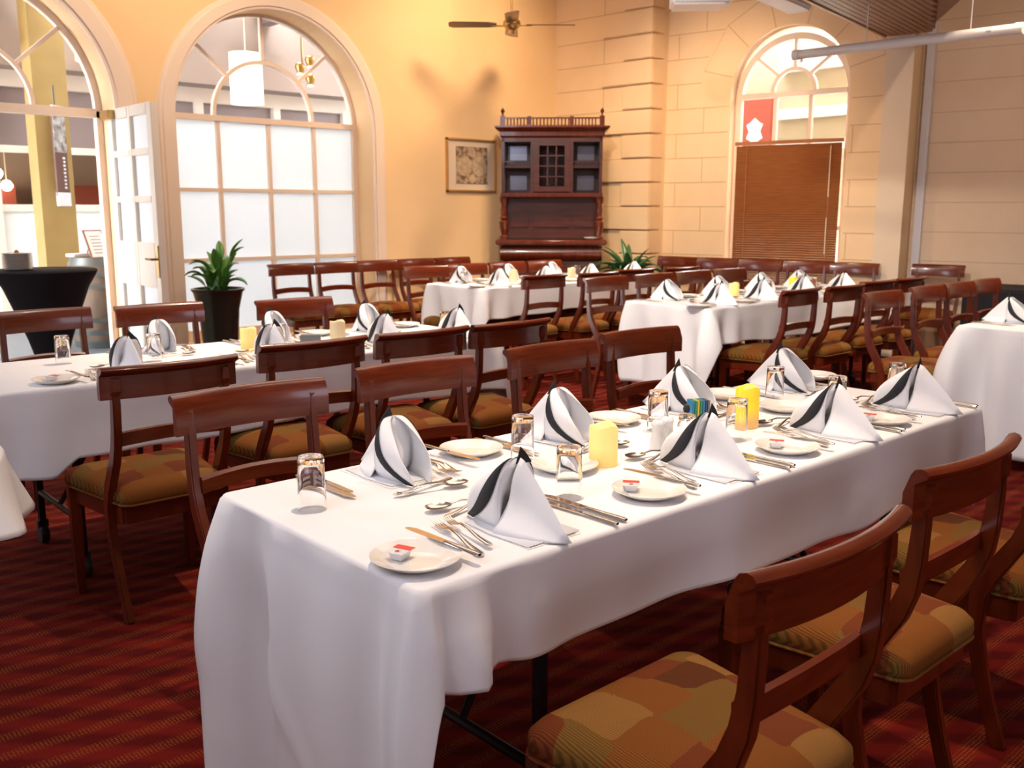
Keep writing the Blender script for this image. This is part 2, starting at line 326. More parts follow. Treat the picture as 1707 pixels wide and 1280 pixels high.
def arched_window(name, M, u0, u1, z0, zs, nb, rails, fw_=0.055, mt=0.032, inner=0.5, y=0.0, frosted_to=None, top_transom=0.05, radial=(45, 90, 135), bars=None):
    """frame, muntins and one pane object per opening; local XZ plane at y"""
    root = empty(name); root.matrix_world = M; struct(root)
    c = (u0+u1)/2; r = (u1-u0)/2; n = 40; d = 0.06
    f = MB()
    ring_o = [(u0, z0)]+[(c-r*math.cos(PI*i/n), zs+r*math.sin(PI*i/n)) for i in range(n+1)]+[(u1, z0)]
    ri = r-fw_
    ring_i = [(u0+fw_, z0)]+[(c-ri*math.cos(PI*i/n), zs+ri*math.sin(PI*i/n)) for i in range(n+1)]+[(u1-fw_, z0)]
    f.loft([[(a[0], y-d/2, a[1]), (b[0], y-d/2, b[1]), (b[0], y+d/2, b[1]), (a[0], y+d/2, a[1])] for a, b in zip(ring_o, ring_i)])
    f.box(u0, u1, y-d/2, y+d/2, z0, z0+0.09)
    f.build('window_frame', 'frame_paint', root)
    g = MB(); g.box(u0+fw_, u1-fw_, y-d/2-0.01, y+d/2, zs, zs+top_transom); g.build('transom', 'frame_paint', root)
    g = MB()
    xs = bars or [u0+fw_+(u1-u0-2*fw_)*(i+1)/nb for i in range(nb-1)]
    for x in xs: g.box(x-mt/2, x+mt/2, y-0.025, y+0.025, z0+0.09, zs)
    for z in rails: g.box(u0+fw_, u1-fw_, y-0.023, y+0.023, z-mt/2, z+mt/2)
    rr = r*inner; zb = zs+top_transom
    arc = [(c-rr*math.cos(PI*i/24), y, zb+rr*math.sin(PI*i/24)) for i in range(25)]
    g.sweep(arc, 0.05, mt, Vector((0, 1, 0)))
    for a in radial:
        ca, sa = math.cos(R(a)), math.sin(R(a)); g.sweep([(c+rr*ca, y, zb+rr*sa), (c+(r-fw_/2)*ca, y, zb-top_transom+(r-fw_/2)*sa)], 0.04, mt*0.9, Vector((0, 1, 0)))
    g.build('glazing_bars', 'frame_paint', root)
    zz = [z0+0.09]+list(rails)+[zs]; xx = [u0+fw_]+list(xs)+[u1-fw_]
    for i in range(len(zz)-1):
        for j in range(len(xx)-1):
            fr = frosted_to is not None and zz[i+1] <= frosted_to+0.01
            p = MB(); p.box(xx[j], xx[j+1], y+0.008, y+0.012, zz[i], zz[i+1]); o = p.build('pane', 'frosted' if fr else 'window_glass', root, smooth=False)
            if fr: o['label'] = 'frosted white pane'
    p = MB(); fan = [(c-(r-fw_)*math.cos(PI*i/24), zs+(r-fw_)*math.sin(PI*i/24)) for i in range(25)]
    p.add([(a, y+0.01, b) for a, b in fan], [tuple(range(25))]); o = p.build('fanlight_pane', 'window_glass', root, smooth=False); o['label'] = 'clear arched pane'
    return root
arched_window('window_1', Matrix.Translation((0, YW+0.30, 0)), W0-0.01, W1+0.01, 0.2, ZS+0.02, 4, [0.92, 1.54], frosted_to=2.3, bars=[3.905, 4.40, 4.876])
# door opening: fan light over a transom
def fanlight(name, M, u0, u1, zs, door):
    root = empty(name); root.matrix_world = M; struct(root); c = (u0+u1)/2; r = (u1-u0)/2; n = 40; f = MB(); fw_ = 0.05
    ro = [(c-r*math.cos(PI*i/n), zs+r*math.sin(PI*i/n)) for i in range(n+1)]; ri = [(c-(r-fw_)*math.cos(PI*i/n), zs+(r-fw_)*math.sin(PI*i/n)) for i in range(n+1)]
    f.loft([[(a[0], -.03, a[1]), (b[0], -.03, b[1]), (b[0], .03, b[1]), (a[0], .03, a[1])] for a, b in zip(ro, ri)])
    f.box(u0, u1, -0.04, 0.04, zs-0.05, zs+0.02); f.box(u0, u0+0.05, -0.04, 0.04, 0, zs); f.box(u1-0.05, u1, -0.04, 0.04, 0, zs); f.build('door_frame', 'frame_paint', root)
    g = MB(); rr = r*0.47
    g.sweep([(c-rr*math.cos(PI*i/24), 0, zs+0.02+rr*math.sin(PI*i/24)) for i in range(25)], 0.05, 0.03, Vector((0, 1, 0)))
    for a in (42, 90, 138): g.sweep([(c+rr*math.cos(R(a)), 0, zs+rr*math.sin(R(a))), (c+(r-.02)*math.cos(R(a)), 0, zs+(r-.02)*math.sin(R(a)))], 0.04, 0.03, Vector((0, 1, 0)))
    g.build('glazing_bars', 'frame_paint', root)
    p = MB(); p.add([(a, 0.01, b) for a, b in ri], [tuple(range(n+1))]); p.build('fanlight_pane', 'window_glass', root, smooth=False)
    return root
dr = fanlight('door_1', Matrix.Translation((0, YW+0.30, 0)), D0, D1, ZS+0.03, True)
# open door leaf, swung into the room
leaf = empty('door_2', (D1-0.005, YW+0.0, 0), R(-90)); struct(leaf)   # local +x points into the room (world -y)
LW, LH, LT = 0.87, 2.14, 0.055
f = MB(); y0, y1 = -LT, 0
st = 0.09; cx = LW/2
rows = [(0.12, 0.78), (1.12, 1.42), (1.47, 1.77), (1.82, 2.06)]
f.box(0, st, y0, y1, 0.01, LH); f.box(LW-st, LW, y0, y1, 0.01, LH); f.box(cx-.025, cx+.025, y0, y1, 0.01, LH)
zz = [0.01]+[z for r_ in rows for z in r_]+[LH]
for a, b in zip(zz[0::2], zz[1::2]): f.box(st, cx-.025, y0, y1, a, b); f.box(cx+.025, LW-st, y0, y1, a, b)
f.build('leaf_frame', 'door_paint', leaf, bevel=0.004)
for a, b in rows:
    for u0, u1 in ((st, cx-.025), (cx+.025, LW-st)):
        o = MB().box(u0, u1, -LT/2-.003, -LT/2+.003, a, b).build('pane', 'frosted_white', leaf, smooth=False); o['label'] = 'frosted door pane'
MB().box(LW-0.06, LW-0.01, y0-0.008, y0, 0.86, 1.10).build('lock_plate', 'brass', leaf)
h = MB(); h.tube([(LW-.035, y0-.01, 1.0), (LW-.035, y0-.05, 1.0), (LW-.13, y0-.055, 1.0)], 0.009); h.build('door_handle', 'brass', leaf)
MB().box(-0.02, 0.16, y0-0.05, y0, 2.06, 2.13).build('door_closer', 'brass', leaf, bevel=0.004)
# pull handle on the wall beside the door
h = MB(); h.tube([(3.06, YW-.03, 1.02), (3.06, YW-.06, 1.03), (3.06, YW-.06, 1.24), (3.06, YW-.03, 1.25)], 0.006); h.box(3.03, 3.09, YW-.05, YW-.034, 0.88, 0.97)
tag(h.build('wall_bolt', 'brass'), 'tall thin dark brass bolt and catch on wall between open door and arched window', 'bolt')

# walls at the back: alcove wall turned 5 degrees, recessed window wall turned 10
K0 = Vector((7.85, YW)); P = Vector((7.963, 6.633)); Q = Vector((8.233, 6.633))
def wmat(o, ang):   # local +x runs along the wall to the right, local -y faces the room
    return Matrix.Translation((o[0], o[1], 0)) @ Matrix.Rotation(R(-90+ang), 4, 'Z')
WH = ZC
def joints(mb, u0, u1, rows, off, length=0.62, w=0.009, skip=None, y=-0.0015, jitter=0.0, top=ZC):
    rows_ = rows
    def strip(a, b, z0, z1): mb.add([(a, y, z0), (b, y, z0), (b, y, z1), (a, y, z1)], [(0, 1, 2, 3)])
    for i, z in enumerate(rows_):
        segs = [(u0, u1)]
        if skip: segs = skip(z, u0, u1)
        for a, b in segs: strip(a, b, z-w/2, z+w/2)
        if i+1 < len(rows_):
            u = u0+(off if i % 2 else off+length/2)
            while u < u1:
                if u > u0+0.02:
                    zz = (z+rows_[i+1])/2
                    ok = True if not skip else any(a < u < b for a, b in skip(zz, u0, u1)) 
                    if ok: strip(u-w/2, u+w/2, z, rows_[i+1])
                u += length
courses = [0.14+0.2525*i for i in range(17)]
courses = [1.407+0.2515*(i-5) for i in range(17)]
# alcove wall
Ma = wmat(K0, 5)
wb = MB(); wb.box(0, 1.292, 0, 0.25, 0, ZC); wb.cur = 1; joints(wb, 0.02, 1.29, courses, 0.66, 0.9)
o = wb.build('wall_back', ['block_paint', 'joint'], smooth=False); o.matrix_world = Ma; struct(o)
# rusticated quoins on the pier corner
qb = MB()
for i in range(len(courses)-1):
    wide = 0.62 if i % 2 == 0 else 0.34
    z0, z1 = courses[i]+0.008, courses[i+1]-0.008
    if z1 > ZC: break
    qb.box(1.292-wide, 1.292+0.028, -0.030, 0.0, max(z0, 0), z1)
    qb.box(1.292, 1.292+0.028, 0.0, 0.20, max(z0, 0), z1)
o = qb.build('wall_quoin', 'block_paint', bevel=0.008, seg=2, smooth=True); o.matrix_world = Ma; struct(o)
# return face of the pier
rb = MB().box(P.x, Q.x+0.3, P.y, P.y+0.25, 0, ZC)
struct(rb.build('wall_return', 'block_paint', smooth=False))
# recessed wall with the arched window
Mr = wmat(Q, 10); OA, OB, OSP = 0.738, 1.94, 2.535; OR = (OB-OA)/2
rw = arched_wall(2.50, ZC, 0.30, [(OA, OB, 0.35, OSP)], 28)
rw.cur = 1
cc = (OA+OB)/2
def skip(z, a, b):
    ex = OR+0.02 if z <= OSP else (math.sqrt(max(0, (OR+0.34)**2-(z-OSP)**2)) if z < OSP+OR+0.34 else 0)
    if z < 0.35: ex = 0
    return [(a, b)] if ex == 0 else [(a, cc-ex), (cc+ex, b)]
joints(rw, 0.0, 2.25, courses, 0.13, 0.62, skip=skip)
for k in range(1, 12, 2):      # voussoir joints radiating from the arch
    a = R(15*k); r0_, r1_ = OR+0.01, OR+0.34; d_ = Vector((math.cos(a), 0, math.sin(a))); t_ = Vector((-math.sin(a), 0, math.cos(a)))*0.0045
    o_ = Vector((cc, -0.0015, OSP)); rw.add([o_+d_*r0_-t_, o_+d_*r1_-t_, o_+d_*r1_+t_, o_+d_*r0_+t_], [(0, 1, 2, 3)])
arcp = [(cc-(OR+.34)*math.cos(R(15*k)), OSP+(OR+.34)*math.sin(R(15*k))) for k in range(1, 12, 2)]
for (a, za), (b, zb_) in zip(arcp, arcp[1:]):
    rw.add([(a, -.0015, za-.0045), (b, -.0015, zb_-.0045), (b, -.0015, zb_+.0045), (a, -.0015, za+.0045)], [(0, 1, 2, 3)])
o = rw.build('wall_window', ['block_paint', 'joint'], smooth=False); o.matrix_world = Mr; struct(o)
arched_window('window_2', Mr @ Matrix.Translation((0, 0.15, 0)), OA, OB, 0.35, 2.48, 3, [1.2], frosted_to=None, fw_=0.06, mt=0.035, inner=0.36, bars=[OA+0.42, OB-0.42], top_transom=0.05, radial=(45, 90, 135))
pb = MB().box(2.253, 2.50, -0.004, 0.55, 0, ZC); o = pb.build('trim_3', 'pier_paint', smooth=False); o.matrix_world = Mr; struct(o)
# right side wall, set back behind the pier
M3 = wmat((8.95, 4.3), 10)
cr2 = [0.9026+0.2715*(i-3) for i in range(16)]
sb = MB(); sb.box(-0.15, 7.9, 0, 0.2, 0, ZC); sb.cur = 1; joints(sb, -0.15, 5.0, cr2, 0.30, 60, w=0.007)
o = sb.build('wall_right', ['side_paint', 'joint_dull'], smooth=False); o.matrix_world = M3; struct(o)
cb = MB().box(0.115, 0.185, -0.05, 0, 0.0, ZC-0.02).build('trim_4', 'conduit', smooth=False); cb.matrix_world = M3; struct(cb)

# wooden venetian blind over the lower part of window 2
bl = empty('window_blind'); bl.matrix_world = Mr @ Matrix.Translation((0, -0.012, 0)); tag(bl, 'closed brown wooden venetian blind covering lower half of the far arched window', 'blind')
bz0, bz1 = 0.55, 2.05; bu0, bu1 = OA+0.005+0.085, OB-0.035
b = MB(); nsl = 62
for i in range(nsl):
    z = bz0+(bz1-bz0-0.03)*i/nsl; Mx = Matrix.Translation((0, 0, z)) @ Matrix.Rotation(R(-56), 4, 'X'); b.cbox(((bu0+bu1)/2, 0, 0), (bu1-bu0, 0.027, 0.0022), Mx)
b.build('blind_slats', 'blind_wood', bl, smooth=False)
MB().box(bu0-.01, bu1+.01, -.02, .02, bz1-.035, bz1).build('head_rail', 'blind_wood', bl); MB().box(bu0, bu1, -.015, .015, bz0-.03, bz0-.005).build('bottom_rail', 'blind_wood', bl)
b = MB()
for u in (bu0+0.12, bu1-0.10): MB().box(u-.003, u+.003, -.018, -.015, bz0, bz1).build('ladder_tape', 'blind_wood', bl)
MB().box(bu1-.104, bu1-.096, -.024, -.02, 1.5, 1.98).build('pull_cord', 'cord', bl); MB().box(bu1-.108, bu1-.1, -.024, -.02, 0.95, 1.3).build('pull_cord', 'cord', bl)

# timber slatted bulkhead
bk = empty('ceiling_bulkhead'); tag(bk, 'brown timber slatted bulkhead hanging at top right above the pier', 'bulkhead')
zb = 2.92
A_, B_, C_, D_ = Vector((8.56, 4.36)), Vector((8.60, 3.995)), Vector((4.9, 2.27)), Vector((4.9, 3.72))
# clip slats between the two converging edges
b = MB()
dirv = Vector((c10, s10)); nrm = Vector((-s10, c10))
for k in range(0, 30):
    off = -k*0.055-0.01      # distance to the right of the left edge
    # slat line: A_ + nrm*off + dirv*t ; clipped by right edge line B_-C_
    e = (C_-B_)
    p0 = A_+nrm*(off); 
    den = dirv.x*e.y-dirv.y*e.x
    t = ((B_.x-p0.x)*e.y-(B_.y-p0.y)*e.x)/den
    far = min(0.0, t) if off < -0.36 else 0.0
    a0, a1 = p0+dirv*(-3.6), p0+dirv*far
    if (a1-a0).dot(dirv) < 0.05: continue
    w2 = 0.0235
    q = [a0-nrm*w2, a1-nrm*w2, a1+nrm*w2, a0+nrm*w2]
    b.add([(v.x, v.y, z) for z in (zb, zb+.03) for v in q], [(3, 2, 1, 0), (4, 5, 6, 7), (0, 1, 5, 4), (1, 2, 6, 5), (2, 3, 7, 6), (3, 0, 4, 7)])
b.build('timber_slats', 'timber_slat', bk, smooth=False)
b = MB(); q = [A_+nrm*.05, A_-nrm*0.33, A_-nrm*1.7-dirv*2.9, A_-nrm*1.7-dirv*3.6, A_+nrm*.05-dirv*3.6]
b.add([(v.x, v.y, z) for z in (zb+.03, ZC-.01) for v in q], [(4, 3, 2, 1, 0), (5, 6, 7, 8, 9)]+[(i, (i+1) % 5, 5+(i+1) % 5, 5+i) for i in range(5)])
b.build('bulkhead_box', 'timber_slat', bk, smooth=False)
b = MB()
for j, (o1, zt) in enumerate([(0.045, 0.0), (0.075, 0.02), (0.1, 0.05)]):
    a0 = A_+nrm*o1-dirv*3.6; a1 = A_+nrm*o1; q = [a0-nrm*.018, a1-nrm*.018, a1+nrm*.012, a0+nrm*.012]
    b.add([(v.x, v.y, z) for z in (zb-.01+zt, zb+.09) for v in q], [(3, 2, 1, 0), (4, 5, 6, 7), (0, 1, 5, 4), (1, 2, 6, 5), (2, 3, 7, 6), (3, 0, 4, 7)])
b.build('edge_moulding', 'timber_edge', bk, bevel=.004)

# projector, screen case and white fitting at the top right
pr = empty('projector', (6.50, 4.93, 3.008), R(-46)); tag(pr, 'white projector hanging from the ceiling at top edge, above the far arched window', 'projector')
MB().box(-.23, .20, -.16, .16, -.04, .10).build('projector_body', 'projector_white', pr, bevel=.02, seg=3)
MB().box(.10, .24, -.12, .13, -.03, .05).build('lens_housing', 'projector_white', pr, bevel=.02, seg=3)
b = MB()
for k in range(9): b.box(-.20+.035*k, -.18+.035*k, -.163, -.158, -.010, .006+.006*(k % 3))
b.build('vent_slots', 'print_grey', pr); MB().tube([(0, 0, .10), (0, 0, 1.22)], .02).build('ceiling_pole', 'projector_white', pr)
sc = empty('projection_screen', (0, 0, 0)); tag(sc, 'long thin white roller screen case hanging across the top right corner', 'projection screen')
a, b2 = Vector((7.05, 4.384, 2.60)), Vector((7.162, 2.707, 2.60)); dd = (b2-a).normalized()
MB().tube([a, b2], .036, 20).build('screen_case', 'screen_white', sc)
MB().tube([a-dd*.012, a+dd*.04], .040, 20).build('end_cap', 'screen_white', sc); MB().tube([b2-dd*.04, b2+dd*.012], .040, 20).build('end_cap', 'screen_white', sc)
MB().tube([a+dd*.06+Vector((0, 0, -.034)), a+dd*.06+Vector((0, 0, -.06))], .01, 8).build('screen_pull', 'screen_white', sc)
q = MB(); q.cbox((b2-dd*.20+Vector((-.036, 0, .0))), (.004, .035, .012)); q.build('maker_mark', 'print_grey', sc)
for t in (.35, .8):
    p_ = a.lerp(b2, t); MB().tube([p_+Vector((0, 0, .03)), Vector((p_.x, p_.y, 2.90 if t < .5 else ZC))], .004, 6).build('hanger', 'screen_white', sc)
fx = empty('ceiling_fitting', (7.03, 4.36, 2.985), R(10)); tag(fx, 'white box shaped fitting at the top edge beside the timber bulkhead', 'ceiling fitting')
MB().box(-1.6, 0, -.11, .11, -.06, .08).build('fitting_body', 'projector_white', fx, bevel=.02, seg=3)
MB().box(-.04, .02, -.10, .10, -.065, .07).build('fitting_end_cap', 'projector_white', fx, bevel=.015, seg=2); MB().tube([(-.5, 0, .08), (-.5, 0, 1.23)], .015).build('ceiling_rod', 'projector_white', fx)
ol = MB(); ol.cbox((0, 0, 0), (.06, .03, .09)); ol.tube([(0, -.01, -.03), (0, -.03, -.08), (.02, -.02, -.13)], .006, 6)
ol.build('socket_lead', 'projector_white'); o = bpy.data.objects['socket_lead']; o.matrix_world = M3 @ Matrix.Translation((0.05, -0.07, 3.0)); tag(o, 'small white socket and lead on conduit under the bulkhead end', 'socket')

# ceiling fan
fan = empty('ceiling_fan', (6.359, 7.02, 3.10)); tag(fan, 'brass ceiling fan with four dark timber blades hanging near the left wall', 'ceiling fan')
MB().lathe([(0.01, -.09), (.03, -.085), (.035, -.05), (.05, -.04), (.075, -.02), (.085, 0.0), (.08, .03), (.05, .06), (.02, .075), (.012, .08)]).build('motor_housing', 'brass', fan)
MB().tube([(0, 0, .07), (0, 0, ZC-3.12)], .011, 10).build('down_rod', 'brass', fan); MB().lathe([(.06, 1.19), (.05, 1.15), (.02, 1.11)]).build('ceiling_rose', 'brass', fan)
angs = [R(-42), R(48), R(138), R(228)]
for a in angs:
    M_ = Matrix.Rotation(a, 4, 'Z') @ Matrix.Rotation(R(11), 4, 'X'); b = MB()
    out = [(.14, -.045), (.22, -.060), (.56, -.068), (.60, -.04), (.60, .04), (.56, .068), (.22, .060), (.14, .045)]
    b.add([M_ @ Vector((x, y, z)) for z in (-.004, .004) for x, y in out], [tuple(range(7, -1, -1)), tuple(range(8, 16))]+[(i, (i+1) % 8, 8+(i+1) % 8, 8+i) for i in range(8)])
    bo = b.build('fan_blade', 'cabinet_wood', fan)
    c_ = MB(); c_.box(.06, .19, -.018, .018, -.012, -.004, M_); c_.build('blade_bracket', 'brass', bo)

# framed old map print on the left wall
pic = empty('framed_print', (0, YW, 0)); tag(pic, 'gilt framed old world map print on the left wall beside the dark cabinet', 'picture')
px0, px1, pz0, pz1 = 6.251, 6.932, 1.555, 2.103
f = MB()
for bx in ((px0, px1, pz0, pz0+.022), (px0, px1, pz1-.022, pz1), (px0, px0+.022, pz0, pz1), (px1-.022, px1, pz0, pz1)): f.box(bx[0], bx[1], -.03, -.001, bx[2], bx[3])
f.build('picture_frame', 'gilt', pic, bevel=.004); MB().box(px0+.015, px1-.015, -.012, -.004, pz0+.015, pz1-.015).build('mount', 'mount_board', pic)
ix0, ix1, iz0, iz1 = px0+.13, px1-.12, pz0+.085, pz1-.08
MB().box(ix0, ix1, -.016, -.012, iz0, iz1).build('map_sheet', 'map_print', pic)
d_ = MB(); cx_, cz_ = (ix0+ix1)/2, (iz0+iz1)/2; rd = (ix1-ix0)/4-.006
for ddx, ddz, r_ in ((-rd, -.01, rd), (rd, -.01, rd), (0, .135, .05), (0, -.14, .045)):
    d_.add([(cx_+ddx+r_*math.cos(2*PI*k/28), -.0175, cz_+ddz+r_*math.sin(2*PI*k/28)) for k in range(28)], [tuple(range(28))])
d_.build('map_hemispheres', 'map_disc', pic, smooth=False)

# ---------------------------------------------------------------- cabinet across the corner
cab = empty('corner_cabinet', (7.05, 7.16, 0), R(-45)); tag(cab, 'tall dark carved cabinet with spindle gallery and glazed door standing across the corner', 'cabinet')
# local: front faces -y, width along x
b = MB()
b.box(-.50, .50, 0.0, .42, 0.06, 1.02); b.box(-.53, .53, -.03, .43, 0, .07)
b.build('base_cupboard', 'cabinet_wood', cab, bevel=.004)
for s in (-1, 1):
    for k in (0,):
        d = MB(); x0, x1 = (-.46, -.02) if s < 0 else (.02, .46)
        d.box(x0, x1, -.02, 0, .14, .80); d.box(x0+.07, x1-.07, -.03, -.02, .22, .72); dd_ = d.build('cupboard_door', 'cabinet_wood', cab, bevel=.005)
        MB().lathe([(.004, 0), (.014, .008), (.012, .02), (.003, .024)], 12, ((-.05 if s < 0 else .05), -.045, .5)).build('door_knob', 'brass', dd_)
d = MB(); d.loft([[(x, y, z) for x in (-.53, .53)] + [(x, .1, z) for x in (.53, -.53)] for y, z in ((-.01, .84), (-.05, .87), (-.065, .92), (-.05, .97), (-.02, 1.0))]); d.build('drawer_front', 'cabinet_gloss', cab)
MB().box(-.58, .58, -.10, .43, 1.01, 1.065).build('counter_ledge', 'cabinet_gloss', cab, bevel=.012, seg=3)
b = MB(); b.box(-.50, .50, .14, .42, 1.065, 1.50)
for x0, x1 in ((-.43, -.24), (-.19, .19), (.24, .43)): b.box(x0, x1, .125, .14, 1.19, 1.44)
b.box(-.46, .46, .10, .14, 1.07, 1.15); b.build('back_panel', 'cabinet_wood', cab, bevel=.004)
for s in (-1, 1):
    MB().lathe([(.045, 0), (.045, .03), (.025, .045), (.035, .08), (.045, .13), (.05, .18), (.03, .20), (.045, .22), (.03, .24), (.035, .30), (.028, .36), (.04, .38), (.045, .42), (.045, .44)], 18, (s*.50, .04, 1.065)).build('turned_column', 'cabinet_gloss', cab)
MB().box(-.53, .53, -.02, .42, 1.50, 1.545).build('shelf_ledge', 'cabinet_gloss', cab, bevel=.008)
b = MB(); b.box(-.52, -.49, .0, .42, 1.545, 2.10); b.box(.49, .52, 0, .42, 1.545, 2.10); b.box(-.52, .52, .38, .42, 1.545, 2.10); b.box(-.52, .52, 0, .42, 2.06, 2.10)
b.box(-.22, -.19, 0.0, .38, 1.545, 2.06); b.box(.19, .22, 0.0, .38, 1.545, 2.06)
for s in (-1, 1):
    x0, x1 = (-.49, -.22) if s < 0 else (.22, .49)
    b.box(x0, x1, .10, .38, 1.80, 1.83); b.box(x0, x1, .06, .10, 1.80, 1.815)
    for k in range(7): b.box(x0+.02+k*.037, x0+.03+k*.037, .07, .085, 1.815, 1.86)
    b.box(x0, x1, .065, .09, 1.86, 1.87)
    for zz0 in (1.56, 1.88): b.box(x0+.03, x1-.03, .365, .38, zz0, zz0+.15)
b.build('display_case', 'cabinet_wood', cab, bevel=.003)
for s in (-1, 1):
    x0, x1 = (-.45, -.27) if s < 0 else (.27, .45)
    for z0 in (1.58, 1.89): MB().box(x0, x1, .355, .362, z0, z0+.15).build('mirror_panel', 'dark_mirror', cab, smooth=False)
d = MB(); d.box(-.19, -.13, -.02, .01, 1.555, 2.06); d.box(.13, .19, -.02, .01, 1.555, 2.06); d.box(-.13, .13, -.02, .01, 1.555, 1.61); d.box(-.13, .13, -.02, .01, 2.02, 2.06)
for x in (-.045, .045): d.box(x-.007, x+.007, -.015, .005, 1.61, 2.02)
for z in (1.71, 1.815, 1.92): d.box(-.13, .13, -.015, .005, z-.007, z+.007)
gd = d.build('glazed_door', 'cabinet_wood', cab, bevel=.003); MB().box(-.13, .13, -.004, .0, 1.61, 2.02).build('door_glass', 'window_glass', gd, smooth=False)
b = MB(); b.loft([[(-.52-e, -e, z), (.52+e, -e, z), (.52+e, .42, z), (-.52-e, .42, z)] for e, z in ((0, 2.10), (.02, 2.12), (.02, 2.16), (.05, 2.18), (.07, 2.20), (.07, 2.215), (.04, 2.22))]); b.build('cornice', 'cabinet_gloss', cab, smooth=False)
b = MB()
b.box(-.50, .50, .0, .03, 2.29, 2.305); b.box(-.50, .50, .0, .03, 2.22, 2.23)
for x in (-.235, .20): b.box(x-.02, x+.02, -.005, .035, 2.22, 2.315)
b.build('gallery_rail', 'cabinet_gloss', cab)
xs_ = [-.46+.034*k for k in range(7)]+[-.195+.0365*k for k in range(11)]+[.24+.034*k for k in range(7)]
for x in xs_: MB().lathe([(.005, 0), (.009, .015), (.005, .025), (.008, .035), (.005, .045), (.009, .05), (.005, .06)], 8, (x, .015, 2.23)).build('gallery_spindle', 'cabinet_gloss', cab)
for s in (-1, 1):
    b = MB(); b.box(s*.51-.025, s*.51+.025, -.01, .04, 2.22, 2.32); b.lathe([(.012, 0), (.008, .02), (.02, .04), (.022, .052), (.012, .065), (.003, .08)], 14, (s*.51, .015, 2.32)); b.build('finial', 'cabinet_gloss', cab)
def cabpt(x, y, z): v = cab.matrix_basis @ Vector((x, y, z)); return v
Mc = Matrix.Translation((7.05, 7.16, 0)) @ Matrix.Rotation(R(-45), 4, 'Z')
bt = MB().lathe([(.02, 0), (.022, .01), (.02, .05), (.008, .07), (.008, .10), (.010, .105)], 14).build('small_bottle', 'glass')
for i, (x, z) in enumerate([(-.09, 1.547), (0.0, 1.547), (.09, 1.547)]):
    pass
bt.location = Mc @ Vector((.0, .2, 1.547)); tag(bt, 'small clear bottle inside the glazed door of the dark corner cabinet', 'bottle')
dish = MB().lathe([(.03, 0), (.075, .012), (.085, .025), (.08, .025), (.03, .008)], 20).build('white_dish', 'china'); dish.location = Mc @ Vector((.42, .0, 1.0665)); tag(dish, 'small white dish lying on right end of the dark cabinet ledge', 'dish')

